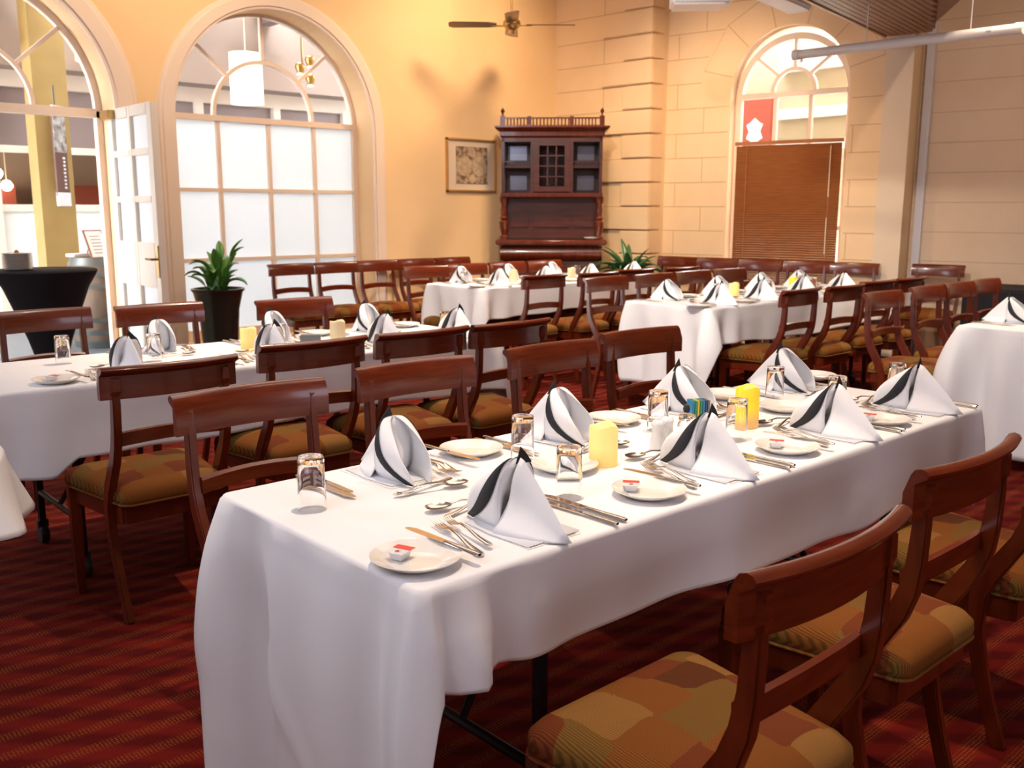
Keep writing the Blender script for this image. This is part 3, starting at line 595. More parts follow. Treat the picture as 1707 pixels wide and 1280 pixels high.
# ---------------------------------------------------------------- chairs
def make_chair():
    t = empty('dining_chair')
    # seat cushion, domed, tapering to the back
    n = 14; rings = []
    def outline(k, e, z, dome=0.0):
        pts = []
        fwd, bwd, wf, wb_ = .205, -.225, .232, .178
        m_ = 7
        corners = [(-wb_, bwd), (wb_, bwd), (wf, fwd), (-wf, fwd)]
        rr_ = .04
        for ci, (cx_, cy_) in enumerate(corners):
            sx_, sy_ = (1 if cx_ > 0 else -1), (1 if cy_ > 0 else -1)
            ax, ay = cx_-sx_*(rr_+e), cy_-sy_*(rr_+e)
            a0 = {(-1, -1): 180, (1, -1): 270, (1, 1): 0, (-1, 1): 90}[(sx_, sy_)]
            for j in range(m_+1):
                a = R(a0+90*j/m_); pts.append((ax+rr_*math.cos(a), ay+rr_*math.sin(a), z))
        return pts
    sh = [(.012, .405), (0, .412), (-.004, .43), (-.002, .450), (.012, .468), (.04, .480), (.085, .489), (.13, .493)]
    b = MB(); b.loft([outline(0, e, z) for e, z in sh]); st_ = b.build('seat', 'upholstery', t, angle=60)
    pp = MB(); ol_ = outline(0, -.002, .412); ol_.append(ol_[0]); pp.tube(ol_, .0045, 6, False); pp.build('piping', 'upholstery', st_)
    b = MB()
    b.box(-.205, .205, .165, .190, .345, .408); b.box(-.165, .165, -.205, -.18, .345, .408)
    for s in (-1, 1):
        b.loft([[(s*.150, -.19, z), (s*.173, -.19, z), (s*.213, .18, z), (s*.190, .18, z)] for z in (.345, .408)])
    b.build('seat_frame', 'mahogany', t, bevel=.003)
    for s in (-1, 1):
        b = MB(); b.loft([[(s*.207+dx*w_, .182+dy*w_, z) for dx, dy in ((-1, -1), (1, -1), (1, 1), (-1, 1))] for z, w_ in ((0, .014), (.35, .019), (.408, .020))]); b.build('leg', 'mahogany', t, bevel=.003)
        prof = [(.845, -.238, .184), (.76, -.236, .185), (.68, -.232, .186), (.62, -.223, .187), (.565, -.204, .188), (.51, -.172, .189), (.46, -.142, .189), (.40, -.120, .188), (.31, -.117, .186), (.22, -.134, .183), (.12, -.160, .180), (0.0, -.198, .176)]
        pts = [(s*x, y, z) for z, y, x in prof]
        dpt = [.024, .032, .036, .040, .043, .046, .047, .045, .041, .037, .034, .036]
        wdt = [.022]+[.026]*11
        b = MB(); b.sweep(pts, wdt, dpt); b.build('leg', 'mahogany', t, bevel=.004)
        b = MB(); M_ = Matrix.Translation((s*.184, -.250, .82))
        b.add([M_ @ Vector(v) for v in [(-.015, .01, .028), (.015, .01, .028), (.018, .01, -.03), (-.018, .01, -.03), (-.010, -.006, .022), (.010, -.006, .022), (.013, -.006, -.018), (-.013, -.006, -.018), (0, -.0, -.045)]],
              [(4, 5, 6, 7), (0, 1, 5, 4), (1, 2, 6, 5), (3, 0, 4, 7), (7, 6, 8), (2, 8, 6), (3, 7, 8)]); b.build('tenon_block', 'mahogany_rail', t, smooth=False)
    # curved crest rail with a rolled top lip
    def arc(x, sag): return -sag*(1-(x/.235)**2)
    prof = [(-.011, .775), (.011, .775), (.011, .83), (.009, .868), (.003, .879), (-.008, .883), (-.020, .880), (-.026, .872), (-.024, .864), (-.014, .858), (-.011, .850), (-.011, .80)]
    rings = []
    for i in range(17):
        x = -.230+.46*i/16; y = -.222+arc(x, .034); rings.append([(x, y+py-(.012 if pz > .85 else 0)*(pz-.775)/.1, pz) for py, pz in prof])
    b = MB(); b.loft(rings); b.build('crest_rail', 'mahogany_rail', t, angle=50)
    rings = []
    for i in range(11):
        x = -.176+.352*i/10; y = -.206+(-.016)*(1-(x/.176)**2); dz = .010*(1-(x/.176)**2)
        rings.append([(x, y+py, pz+dz) for py, pz in ((-.009, .612), (.010, .612), (.012, .650), (.004, .658), (-.008, .655))])
    b = MB(); b.loft(rings); b.build('back_rail', 'mahogany_rail', t)
    return t
CH = make_chair()
def chair(x, y, ang, label, group, dz=0):
    """x,y = middle of crest rail; ang = heading the sitter faces (0 = +y)"""
    a = R(ang); ox, oy = -0.25*-math.sin(a), -0.25*math.cos(a)
    # local crest at (0,-.25): world offset = R(a)*(0,-.25)
    wx, wy = .222*math.sin(a), -.222*math.cos(a)   # the ends of the curved rail lie a little in front of its middle
    return inst(CH, (x-wx, y-wy, 0), a, label, 'chair', group)
GA = 'mahogany dining chairs with patchwork seats'
# right side of front table (backs to camera)
chair(1.292, 0.715, 0, 'large near mahogany chair at bottom right, seat cut off by the bottom edge', GA)
chair(1.99, 0.795, 0, 'second chair along the right side of front table, rail reaching right edge', GA)
chair(2.62, 0.79, 0, 'third chair along the right side of front table, seat at right edge', GA)
# left side of front table
for x, y, l in ((1.215, 2.41, 'nearest chair on the left side of the front table, beside upturned glass'), (1.825, 2.46, 'second chair from camera on the left side of the front table'),
                (2.45, 2.46, 'third chair from camera on the left side of the front table'), (3.02, 2.51, 'fourth and farthest chair on the left side of the front table')):
    chair(x, y, 180+random.uniform(-2, 2), l, GA)
for x, y, l in ((1.235, 3.05, 'nearest chair with back to camera at left table, over open red carpet'), (1.85, 3.18, 'second chair with back to camera along near side of left table'),
                (2.355, 3.16, 'third chair with back to camera along near side of left table'), (2.83, 3.14, 'fourth chair with back to camera at right end of left table')):
    chair(x, y, random.uniform(-2, 2), l, GA)
for x, y, a, l in ((1.41, 4.98, 180, 'chair on the far side of the left table in front of black cocktail table'), (1.96, 4.89, 178, 'chair on the far side of the left table in front of open door leaf'),
                   (2.65, 4.71, 177, 'chair on the far side of the left table in front of the arched window'), (3.02, 4.86, 180, 'hidden')):
    if x < 3: chair(x, y, a, l, GA)
for x, y, a, l in ((5.42, 3.25, 2, 'nearest chair with back to camera on the right side of the middle table'), (5.92, 3.22, 0, 'second chair along the right side of the middle table'),
                (6.48, 3.28, -2, 'third chair along the right side of the middle table'), (6.97, 3.27, 0, 'fourth chair along the right side of the middle table')):
    chair(x, y, a, l, GA)
for x, y, a, l in ((5.59, 2.755, 180, 'nearest chair facing the right edge table, orange lit seat beside its white cloth'), (6.22, 2.77, 180, 'second chair facing the right edge table'),
                (6.71, 2.77, 180, 'third chair facing the right edge table'), (7.19, 2.78, 180, 'fourth chair facing the right edge table, before black draped counter')):
    chair(x, y, a, l, GA)
for x, y, a, l in ((5.11, 5.27, 0, 'nearest chair with back to camera on the near side of the rear table'), (5.64, 5.2, 2, 'second chair on the near side of the rear table'),
                (6.2, 5.29, -3, 'third chair on the near side of the rear table'), (6.72, 5.2, 0, 'fourth chair on the near side of the rear table')):
    chair(x, y, a, l, GA)
for x, y, a, l in ((5.27, 4.75, 180, 'nearest chair on the left side of the middle table'), (5.84, 4.76, 180, 'second chair on the left side of the middle table'),
                (6.33, 4.76, 180, 'third chair on the left side of the middle table'), (6.81, 4.74, 180, 'fourth chair on the left side of the middle table')):
    chair(x, y, a, l, GA)
for x, y, a, l in ((5.07, 6.7, 176, 'chair at far side of the rear table, left of its white cloth'), (5.59, 6.76, 180, 'second chair on the far side of the rear table'),
                (6.065, 6.74, 180, 'third chair on the far side of the rear table, before the cabinet'), (6.54, 6.72, 180, 'fourth chair on the far side of the rear table, before the cabinet')):
    chair(x, y, a, l, GA)
GW = 'chairs in a row against the left wall'
for x, y, l in ((4.36, 7.80, 'leftmost chair of the wall row, standing against the arched window'), (4.83, 7.79, 'second chair of the wall row, before the arched window'), (5.30, 7.79, 'third chair of the wall row, before the window edge'),
                (5.77, 7.80, 'fourth chair of the left wall row, against the yellow wall'), (6.24, 7.79, 'fifth chair of the left wall row, against the yellow wall')):
    chair(x, y, 180, l, GW)
GR = 'chairs in a row against the blinded window wall'
for i in range(5):
    u = .235+.472*i; p_ = Mr @ Vector((u, -.10, 0))
    chair(p_.x, p_.y, 90+10, ['leftmost chair of the row against the far wall, beside the pier', 'second chair of the far wall row, before the pale blocks', 'third chair of the far wall row, at the left edge of the blind', 'fourth chair of the far wall row, in front of the blind', 'rightmost chair of the far wall row, at the right edge of the blind'][i], GR)
chair(8.80, 3.86, 100, 'lone chair against the right side wall beside the white conduit', GR)

# ---------------------------------------------------------------- tables and cloths
def cloth(name, x0, x1, y0, y1, z, drops, label, flare=(.05, .05, .05, .05), seed=1, extra=None, shape=None):
    """drops = (x0 end, y0 side, x1 end, y1 side); corners order (x0y0),(x1y0),(x1y1),(x0y1)"""
    rnd = random.Random(seed); r = .022
    per = []   # (px,py,nx,ny,drop,cornerdist)
    W_, D_ = x1-x0, y1-y0
    # walk: from corner x0y0 along y0 side to x1y0, up x1, back y1, down x0
    sides = [((x0+r, y0), (x1-r, y0), (0, -1), 1), ((x1, y0+r), (x1, y1-r), (1, 0), 2), ((x1-r, y1), (x0+r, y1), (0, 1), 3), ((x0, y1-r), (x0, y0+r), (-1, 0), 0)]
    cors = [(x1-r, y0+r, -90, 1), (x1-r, y1-r, 0, 2), (x0+r, y1-r, 90, 3), (x0+r, y0+r, 180, 0)]
    dropof = [drops[0], drops[1], drops[2], drops[3]]
    for si, (a, b, nn, di) in enumerate(sides):
        Ls = math.dist(a, b); ns = max(10, int(Ls/.02))
        for i in range(ns+1):
            s_ = Ls*i/ns; px, py = a[0]+(b[0]-a[0])*i/ns, a[1]+(b[1]-a[1])*i/ns
            c0 = [0, 1, 2, 3][si]; c1 = (si+1) % 4     # corner idx at start/end
            per.append((px, py, nn[0], nn[1], dropof[di], s_, c0, Ls-s_, c1, di))
        cx_, cy_, a0, ci = cors[si]; d1 = dropof[di]; d2 = dropof[[2, 3, 0, 1][si]]
        for j in range(1, 12):
            an = R(a0+90*j/12); t_ = j/12; t_ = t_*t_*(3-2*t_)
            per.append((cx_+r*math.cos(an), cy_+r*math.sin(an), math.cos(an), math.sin(an), d1*(1-t_)+d2*t_, 0, ci, 0, ci, -1))
    m = len(per); ph = [rnd.uniform(0, 6) for _ in range(8)]
    K = 26; rings = []
    rc = .010
    S_ = 0; acc = []; 
    for i in range(m):
        if i: S_ += math.dist(per[i][:2], per[i-1][:2])
        acc.append(S_)
    for k in range(K+1):
        ring = []
        for i, (px, py, nx, ny, dr, s0, ca, s1, cb_, di) in enumerate(per):
            t = k/K
            if k < 4:
                an = (PI/2)*k/4; off = -rc+rc*math.sin(an); dz = rc*(1-math.cos(an)); 
                ring.append((px+nx*off, py+ny*off, z-dz)); continue
            t = (k-4)/(K-4); depth = rc+(dr-rc)*t
            o_ = 0
            for sd, cc_ in ((s0, ca), (s1, cb_)):
                fl = flare[cc_]
                g = math.exp(-(sd/.045)**2)*1.0-.45*math.exp(-((sd-.13)/.05)**2)+.30*math.exp(-((sd-.25)/.06)**2)
                if di == -1: g = 1.0
                o_ = max(o_, 0) if di == -1 else o_
                o_ += fl*g*math.sin(min(1, depth/.42)*PI*.62)*(1 if di != -1 else .5)
            u = acc[i]
            o_ += (math.sin(u*9+ph[0])*.006+math.sin(u*21+ph[1])*.0035+math.sin(u*4.1+ph[2])*.008)*min(1, depth/.25)+.006*min(1, depth/.1)
            if extra: o_ += extra(px, py, depth, di, s0, s1)
            hz = 0.012*math.sin(u*3.3+ph[3])+.006*math.sin(u*11+ph[4])
            dd_ = depth+(hz*t if dr < z-.08 else 0)
            p = Vector((px+nx*o_, py+ny*o_, z-dd_))
            if shape: p = shape(p, px, py, depth, di, s0, s1)
            ring.append(tuple(p))
        rings.append(ring)
    mb = MB()
    # top grid: fan from slightly inset ring to a flat polygon
    cxx, cyy = (x0+x1)/2, (y0+y1)/2
    inner = [(p[0]-(1 if p[0] > cxx else -1)*.005*min(1, abs(p[0]-cxx)/.3), p[1]-(1 if p[1] > cyy else -1)*.005*min(1, abs(p[1]-cyy)/.3), z) for p in rings[0]]
    rings.insert(0, inner); mb.loft(rings, True, False)
    top = [ (p[0], p[1], z) for p in rings[0]]
    mb.add(top, [tuple(range(len(top)))])
    o = mb.build(name, 'linen', None, angle=80, solid=.0025)
    tag(o, label, 'tablecloth', 'white tablecloths'); return o
def btable(x0, x1, y0, y1, z, label, inset=.35, n=2):
    t = empty('banquet_table', ((x0+x1)/2, (y0+y1)/2, 0)); tag(t, label, 'table', 'folding banquet tables under white cloths'); cx_, cy_ = (x0+x1)/2, (y0+y1)/2
    hx, hy = (x1-x0)/2-.02, (y1-y0)/2-.02
    MB().box(-hx, hx, -hy, hy, z-.035, z-.006).build('tabletop', 'timber_edge', t, bevel=.004)
    for s in (-1, 1):
        b = MB(); X = s*(hx-inset)
        for yy in (-1, 1):
            b.tube([(X, yy*(hy-.08), z-.035), (X, yy*(hy-.08), .09)], .016, 8)
        b.tube([(X, -hy+.08, .22), (X, hy-.08, .22)], .012, 8); b.tube([(X, -hy+.08, z-.06), (X, hy-.08, z-.06)], .012, 8); b.tube([(X, 0, .22), (X-s*.28, 0, z-.05)], .01, 8)
        lg = b.build('leg_frame', 'black_metal', t)
        for yy in (-1, 1):
            c_ = MB(); M_ = Matrix.Translation((X, yy*(hy-.08), .04)) @ Matrix.Rotation(PI/2, 4, 'Y')
            b2_ = MB().lathe([(.008, -.016), (.036, -.016), (.04, -.010), (.04, .010), (.036, .016), (.008, .016)], 16)
            c_.add([M_ @ Vector(v) for v in b2_.v], b2_.f); c_.box(X-.02, X+.02, yy*(hy-.08)-.012, yy*(hy-.08)+.012, .07, .10)
            c_.build('caster', 'rubber', lg)
    return t
ZT = .75
btable(.885, 3.10, 1.195, 1.912, ZT, 'folding table under the white cloth in the foreground')
def t1shape(p, px, py, depth, di, s0, s1):
    # near end panel hangs long; the flap round the near right corner hangs short
    return p
def t1extra(px, py, depth, di, s0, s1):
    o = 0; k_ = min(1, depth/.2)
    if di == 0:    # pressed folds, a diagonal crease and the ridges by the near corner
        for yy, w_ in ((1.42, .006), (1.66, .006)): o += .004*math.exp(-((py-yy)/w_)**2)
        o += .010*math.exp(-((py-(1.75-.8*(depth-.25)))/.02)**2)*min(1, max(0, (depth-.2)/.1))
        o += k_*(.022*math.exp(-((s1-.055)/.016)**2)-.012*math.exp(-((s1-.025)/.012)**2))
    if di == 1:
        o += k_*(.045*math.exp(-((s0-.085)/.034)**2)-.030*math.exp(-((s0-.018)/.016)**2)-.018*math.exp(-((s0-.17)/.03)**2))
        o += .004*math.sin(px*4+depth*30)*k_
    return o
cloth('tablecloth', .873, 3.112, 1.183, 1.925, .753, (.70, .205, .35, .22), 'white cloth with floor length near end on the large table in the foreground', (.03, .03, .03, .085), 3, t1extra)
btable(.72, 3.08, 3.50, 4.205, ZT, 'folding table with black wheeled legs under the cloth of the left table')
def tlshape(p, px, py, depth, di, s0, s1):
    if di == 1 and px > .98: k_ = 1-.20*min(1, (px-.98)/.08); p = Vector((p.x, p.y, .753-(.753-p.z)*k_))
    return p
cloth('tablecloth', .70, 3.10, 3.485, 4.22, .753, (.5, .315, .33, .3), 'white cloth on the left table behind the two rows of chairs', (.03, .04, .04, .04), 5, None, tlshape)
btable(4.98, 7.4, 3.615, 4.30, ZT, 'folding table under the cloth of the middle table')
cloth('tablecloth', 4.965, 7.42, 3.60, 4.315, .753, (.56, .25, .4, .25), 'white cloth on the middle table in front of the window blind', (.08, .03, .03, .05), 8)
btable(4.90, 7.0, 5.765, 6.46, ZT, 'folding table under the cloth of the rear table')
cloth('tablecloth', 4.885, 7.03, 5.75, 6.475, .753, (.50, .24, .4, .25), 'white cloth on the rear table before the dark cabinet', (.07, .03, .03, .05), 12)
btable(5.29, 7.7, 1.42, 2.17, ZT, 'folding table under the cloth at the right edge')
cloth('tablecloth', 5.275, 7.72, 1.40, 2.185, .753, (.69, .25, .4, .25), 'white cloth with vertical folds on the table cut by the right edge', (.05, .05, .03, .10), 15)
rtb = empty('round_table', (.20, 2.76, 0)); tag(rtb, 'round table under the white cloth peeking in at the lower left edge', 'table')
MB().lathe([(.001, .72), (.43, .72), (.43, .745), (.001, .745)], 40).build('tabletop', 'timber_edge', rtb); MB().lathe([(.20, 0), (.20, .02), (.03, .05), (.025, .72), (.001, .72)], 24).build('pedestal', 'black_metal', rtb)
rings = []
for k in range(15):
    ring = []
    for q_ in range(96):
        a = 2*PI*q_/96; f_ = max(0, (k-4)/10)
        if k <= 4: r_ = .43+.012*math.sin(PI/2*k/4); z_ = .754-.012*(1-math.cos(PI/2*k/4))
        else: r_ = .443+f_*(.045+.030*math.sin(9*a+1.0)+.012*math.sin(14*a)); z_ = .742-f_*(.17+.025*math.sin(4*a+2))
        ring.append((r_*math.cos(a), r_*math.sin(a), z_))
    rings.append(ring)
mb = MB(); rings.insert(0, [(x*.985, y*.985, .754) for x, y, z_ in rings[0]]); mb.loft(rings, True, False); mb.add(rings[0], [tuple(range(96))])
o = mb.build('tablecloth', 'linen', None, angle=80, solid=.0025); o.location = (.20, 2.76, 0); tag(o, 'short white cloth edge entering the picture at the lower left edge', 'tablecloth', 'white tablecloths')
# black draped counter and folded cloth at the far right
b = MB(); b.box(0, 2.1, -.75, 0, 0.0, .72); o = b.build('draped_counter', 'black_fabric', bevel=.02, seg=3); o.matrix_world = M3 @ Matrix.Translation((.75, -.02, 0)); tag(o, 'black draped counter against the right side wall behind the chairs', 'counter')

# ---------------------------------------------------------------- table ware
def make_plate(r=.082):
    t = MB().lathe([(.001, .004), (r*.56, .004), (r*.60, .005), (r*.70, .010), (r*.97, .0175), (r, .019), (r*.99, .0165), (r*.72, .006), (r*.60, 0), (.001, 0)], 48).build('side_plate', 'china', angle=60); return t
def make_glass():
    prof = [(.0295, 0), (.0300, 0), (.0275, .098), (.0278, .108), (.027, .114), (.001, .115), (.001, .102), (.0215, .1015), (.0245, .097), (.0272, .030), (.0285, 0)]
    return MB().lathe([(r, z) for r, z in prof], 28, caps=False).build('water_glass', 'glass', angle=50)
def strip_obj(name, pts, wid, th, m='steel', curve=None):
    mb = MB(); rings = []
    for (y, z), w_, t_ in zip(pts, wid, th): rings.append([(w_*math.cos(a)/2, y, z+t_*math.sin(a)/2) for a in [2*PI*k/10 for k in range(10)]])
    mb.loft(rings); return mb
def make_fork(L_=.20):
    s = L_/.2
    mb = strip_obj('f', [(0, .005), (.01, .005), (.05, .006), (.10, .012), (.13, .014), (.142, .010), (.155, .007)], [.010, .017, .012, .006, .007, .016, .021], [.004, .004, .003, .004, .004, .0025, .002])
    for k in range(4):
        x = (-.0078+.0052*k); mb.sweep([(x, .153, .007), (x, .172, .006), (x, .19, .009), (x*.95, .20, .013)], [.0034, .003, .0025, .0015], [.002, .002, .0018, .001])
    mb.v = [(a*s*1.05, (b-.1)*s, c) for a, b, c in mb.v]; return mb.build('fork', 'steel')
def make_knife(L_=.22):
    s = L_/.22; mb = strip_obj('k', [(0, .005), (.01, .005), (.05, .005), (.095, .005), (.10, .005)], [.010, .017, .014, .012, .009], [.005, .007, .0065, .007, .006])
    mb.sweep([(0.0, .10, .005), (.0, .15, .005), (0.0, .20, .005), (-.003, .215, .005), (-.005, .22, .005)], [.013, .017, .017, .011, .003], [.0022, .0018, .0015, .0012, .001], Vector((1, 0, 0)))
    mb.v = [(a*s, (b-.11)*s, c) for a, b, c in mb.v]; return mb.build('table_knife', 'steel')
def make_spoon(L_=.18):
    s = L_/.18; mb = strip_obj('s', [(0, .004), (.01, .004), (.05, .006), (.10, .012), (.125, .009)], [.009, .015, .010, .006, .008], [.004, .004, .003, .004, .003])
    G = []
    for i in range(9):
        a = PI*i/8; ry = []
        for j in range(9):
            b_ = -1+2*j/8; w_ = .019*math.sin(a)**.7*b_; y = .125+.029*(1-math.cos(a)); d_ = .007*(1-b_*b_)*math.sin(a); ry.append((w_, y, .0095-d_))
        G.append(ry)
    mb.sheet(G); mb.sheet([[(x, y, z-.0012) for x, y, z in r_] for r_ in G]); mb.v = [(a*s, (b-.09)*s, c) for a, b, c in mb.v]; return mb.build('dessert_spoon', 'steel')
def make_napkin():
    """sail folded napkin; diner side is -y, loop opens to +y"""
    t = empty('folded_napkin'); H_ = .140
    # body: tent from the tail at -y up to the apex
    secs = [(-.135, .002, .003, 1), (-.115, .020, .022, .95), (-.085, .037, .056, .9), (-.055, .050, .088, .85), (-.03, .058, .113, .8), (-.008, .062, .135, .75), (.004, .062, H_, .75)]
    G = []
    for y, w_, h_, p_ in secs:
        row = []
        for j in range(21):
            s_ = -1+2*j/20; z = h_*(1-abs(s_)**1.0)**.95; x = w_*(s_*(1-.30*(1-abs(s_))*1.6))
            x += .006*math.sin(s_*7)*(h_/.14); row.append((x, y-.010*(1-abs(s_))*(1-y*0), z+.001))
        G.append(row)
    mb = MB(); mb.sheet(G)
    # side panels sweeping back from the apex to an oblique rim: the open loop
    def body(a): ca, sa = math.cos(a), math.sin(a); k = .62+.38*sa**.5; return Vector((-.066*ca*k, .004, H_*sa**.92+.001))
    def rim(a):
        ca, sa = math.cos(a), math.sin(a); f_ = sa
        return Vector((-(.034 if ca > 0 else .052)*ca*(.5+.5*min(1, sa*2.2))-.004, .004+.122*(1-f_**1.9), (H_-.003)*sa**.95+.001))
    def panel(a, e):
        b0, b1 = body(a), rim(a); p = b0.lerp(b1, e); w_ = math.sin(PI*e)*.010*math.sin(a); p.x += (-1 if math.cos(a) > 0 else 1)*(w_+.004*math.sin(PI*e)); return p
    G = [[tuple(panel(PI*j/28, i/8)) for j in range(29)] for i in range(9)]
    mb.sheet(G)
    # inner fold closing the back of the tent, gently bowed
    mb.sheet([[(body(PI*j/24).x*e*.97, .004+.030*(1-e)*math.sin(PI*min(1, body(PI*j/24).z/.14)), body(PI*j/24).z*(.45+.55*e)*.985) for j in range(25)] for e in (0.02, .35, .7, 1.0)])
    # base hem folded flat
    mb.sheet([[(-.070, -.10, .0015), (-.072, 0, .0015), (-.062, .09, .0015)], [(.070, -.10, .0015), (.072, 0, .0015), (.062, .09, .0015)]])
    mb.build('napkin_cloth', 'napkin_white', t, angle=35, solid=.0016)
    def band(side, name, m, c0, wid):
        G = []
        for i in range(17):
            f_ = i/16; a = f_*PI/2*.97; e0 = c0+(.90-c0)*(1-f_)**6; w_ = wid*(.35+.65*math.sin(PI*min(1, .12+f_*.80))); row = []
            for e in (e0-w_, e0, min(1.0, e0+w_)):
                aa = a if side < 0 else PI-a; p = panel(aa, max(-.05, e)); p.x += side*.0028; p.z += .001; row.append(tuple(p))
            G.append(row)
        mb = MB(); mb.sheet(G); return mb.build(name, m, t, angle=60, solid=.0018)
    o = band(-1, 'black_band', 'napkin_black', .26, .19); o['label'] = 'black edging band'
    o = band(1, 'black_band', 'napkin_black', .22, .16); o['label'] = 'black edging band'
    mb = MB(); mb.add([(-.004, .002, .128), (.036, .000, .126), (.020, -.002, .146), (.002, -.004, .163)], [(0, 1, 2, 3)]); o = mb.build('napkin_tip', 'napkin_black', t, solid=.0018, smooth=False); o['label'] = 'black pointed tip'
    return t
def make_card():
    t = empty('menu_card'); MB().box(-.069, .069, -.104, .104, 0, .0012).build('card_sheet', 'card', t, smooth=False)
    b = MB()
    b.box(-.055, .058, -.094, -.088, .0012, .0016); b.box(.02, .058, -.101, -.097, .0012, .0016)
    for k in range(7): b.box(-.06+.008*k, -.055+.008*k, -.101, -.097, .0012, .0016)
    b.build('printed_line', 'print_grey', t, smooth=False); return t
def make_butter():
    t = empty('butter_portion'); b = MB(); b.loft([[(sx*w_/2, sy*w_*.42, z) for sx, sy in ((-1, -1), (1, -1), (1, 1), (-1, 1))] for w_, z in ((.026, 0), (.034, .014), (.037, .0145))]); b.build('butter_tub', 'foil_white', t, bevel=.002)
    lid = MB().box(-.021, .021, -.018, .018, .0145, .0155).build('foil_lid', 'foil_white', t)
    MB().box(.004, .0215, -.0185, .0185, .0155, .0161).build('red_stripe', 'red_print', lid)
    s = MB(); pts = []
    for k in range(10): a = PI/2+PI*k/5; r_ = .007 if k % 2 == 0 else .0028; pts.append((-.008+r_*math.cos(a), r_*math.sin(a), .0162))
    s.add(pts, [tuple(range(10))]); s.build('star_mark', 'dark_red_print', lid, smooth=False)
    return t
def make_candle(name, h, r, m):
    t = empty(name); n = 32; rings = []
    for k, (rr_, z) in enumerate([(r*.97, 0), (r, .003), (r, h*.3), (r*.995, h*.7), (r, h-.006), (r*.95, h-.001), (r*.86, h-.002), (r*.78, h-.010), (.001, h-.013)]):
        rings.append([(rr_*math.cos(2*PI*j/n), rr_*math.sin(2*PI*j/n), z+(.0035*math.sin(2*PI*j/n*3+.5)+.002*math.sin(2*PI*j/n*2) if z > h*.9 and k < 8 else 0)) for j in range(n)])
    MB().loft(rings).build('wax_body', m, t, angle=60)
    MB().lathe([(.003, h-.014), (.004, h-.004), (.001, h+.006)], 10).build('wick_tip', 'flame_tip', t); return t
PL, GL, FK, FS, KN, KS, SP, NP, CD, BU = make_plate(), make_glass(), make_fork(.205), None, make_knife(.235), None, make_spoon(.18), make_napkin(), make_card(), make_butter()
SK = make_fork(.175); SK.name = 'small_fork'; SK.name = 'dessert_fork'; BK = make_knife(.205); BK.name = 'butter_knife'
# parked prototypes for big and bright candles
CA, CB_, CD_ = make_candle('pillar_candle', .100, .0355, 'candle_glow'), make_candle('led_candle', .118, .034, 'candle_bright'), make_candle('unlit_candle', .105, .036, 'candle_dim')
GRP = dict(plate='side plates', glass='upturned water glasses', fork='forks', knife='knives', spoon='dessert spoons', napkin='sail folded napkins', card='menu cards', butter='butter portions', candle='pillar candles')
def cut(proto, a, b, z, label, cat, grp, tilt=0):
    """lay cutlery: a = far tip (tines/blade/bowl), b = handle end"""
    d = Vector((a[0]-b[0], a[1]-b[1])); rz = math.atan2(d.y, d.x)-PI/2
    return inst(proto, ((a[0]+b[0])/2, (a[1]+b[1])/2, z), rz, label, cat, grp, rx=tilt)
ZC1 = .7545
def setting(cx, edge, side, where, z=ZC1, full=True, plate=True, jig=0.0, glass=True, near=True, band=True):
    """a full place setting; side=+1 diner at -y, side=-1 diner at +y"""
    s = side; rz = 0 if s > 0 else PI; rn = random.Random(int(cx*100)+int(s*7)+int(edge*31)); j = lambda a=.006: rn.uniform(-a, a)
    def P_(u, v): return (cx+s*u, edge+s*v)     # u to diner's right, v from the table edge inward
    inst(NP, (*P_(j(), .128+j()), z+.002), rz+j(.08), f'white black-edged sail folded napkin at the {where}', 'napkin', GRP['napkin'])
    if plate:
        inst(PL, (*P_(-.265+j(), .10+j()), z), 0, f'white side plate at the {where}', 'plate', GRP['plate'])
        if near: inst(BU, (*P_(-.275+j(), .135), z+.0055), R(25)+rz+j(.3), f'foil butter portion with red stripe at the {where}', 'butter', GRP['butter'])
        cut(BK, P_(-.195+j(), .225), P_(-.185+j(), .02), z+.0165, f'butter knife on the plate rim at {where}', 'knife', GRP['knife'], tilt=0.0)
    if full:
        inst(CD, (*P_(0, .125), z), rz+j(.03), f'white menu card under the napkin at {where}', 'card', GRP['card'])
        cut(FK, P_(-.105+j(), .255), P_(-.155+j(), .045), z+.001, f'inner dinner fork at the {where}', 'fork', GRP['fork']); 
        cut(SK, P_(-.085+j(), .250), P_(-.128+j(), .060), z+.0045, f'outer entree fork at the {where}', 'fork', GRP['fork'])
        cut(KN, P_(.175+j(), .235), P_(.178+j(), .010), z+.001, f'inner dinner knife at the {where}', 'knife', GRP['knife'])
        cut(BK, P_(.152+j(), .200), P_(.150+j(), .005), z+.001, f'outer entree knife at the {where}', 'knife', GRP['knife'])
        cut(SP, P_(-.065+j(), .315), P_(.085+j(), .290), z+.004, f'dessert spoon above the napkin at {where}', 'spoon', GRP['spoon'])
        cut(SK, P_(.095+j(), .298), P_(-.075+j(), .262), z+.001, f'dessert fork above the napkin at {where}', 'fork', GRP['fork'])
def glass(x, y, where, z=ZC1): inst(GL, (x, y, z), 0, f'upturned clear tumbler {where}', 'glass', GRP['glass'])
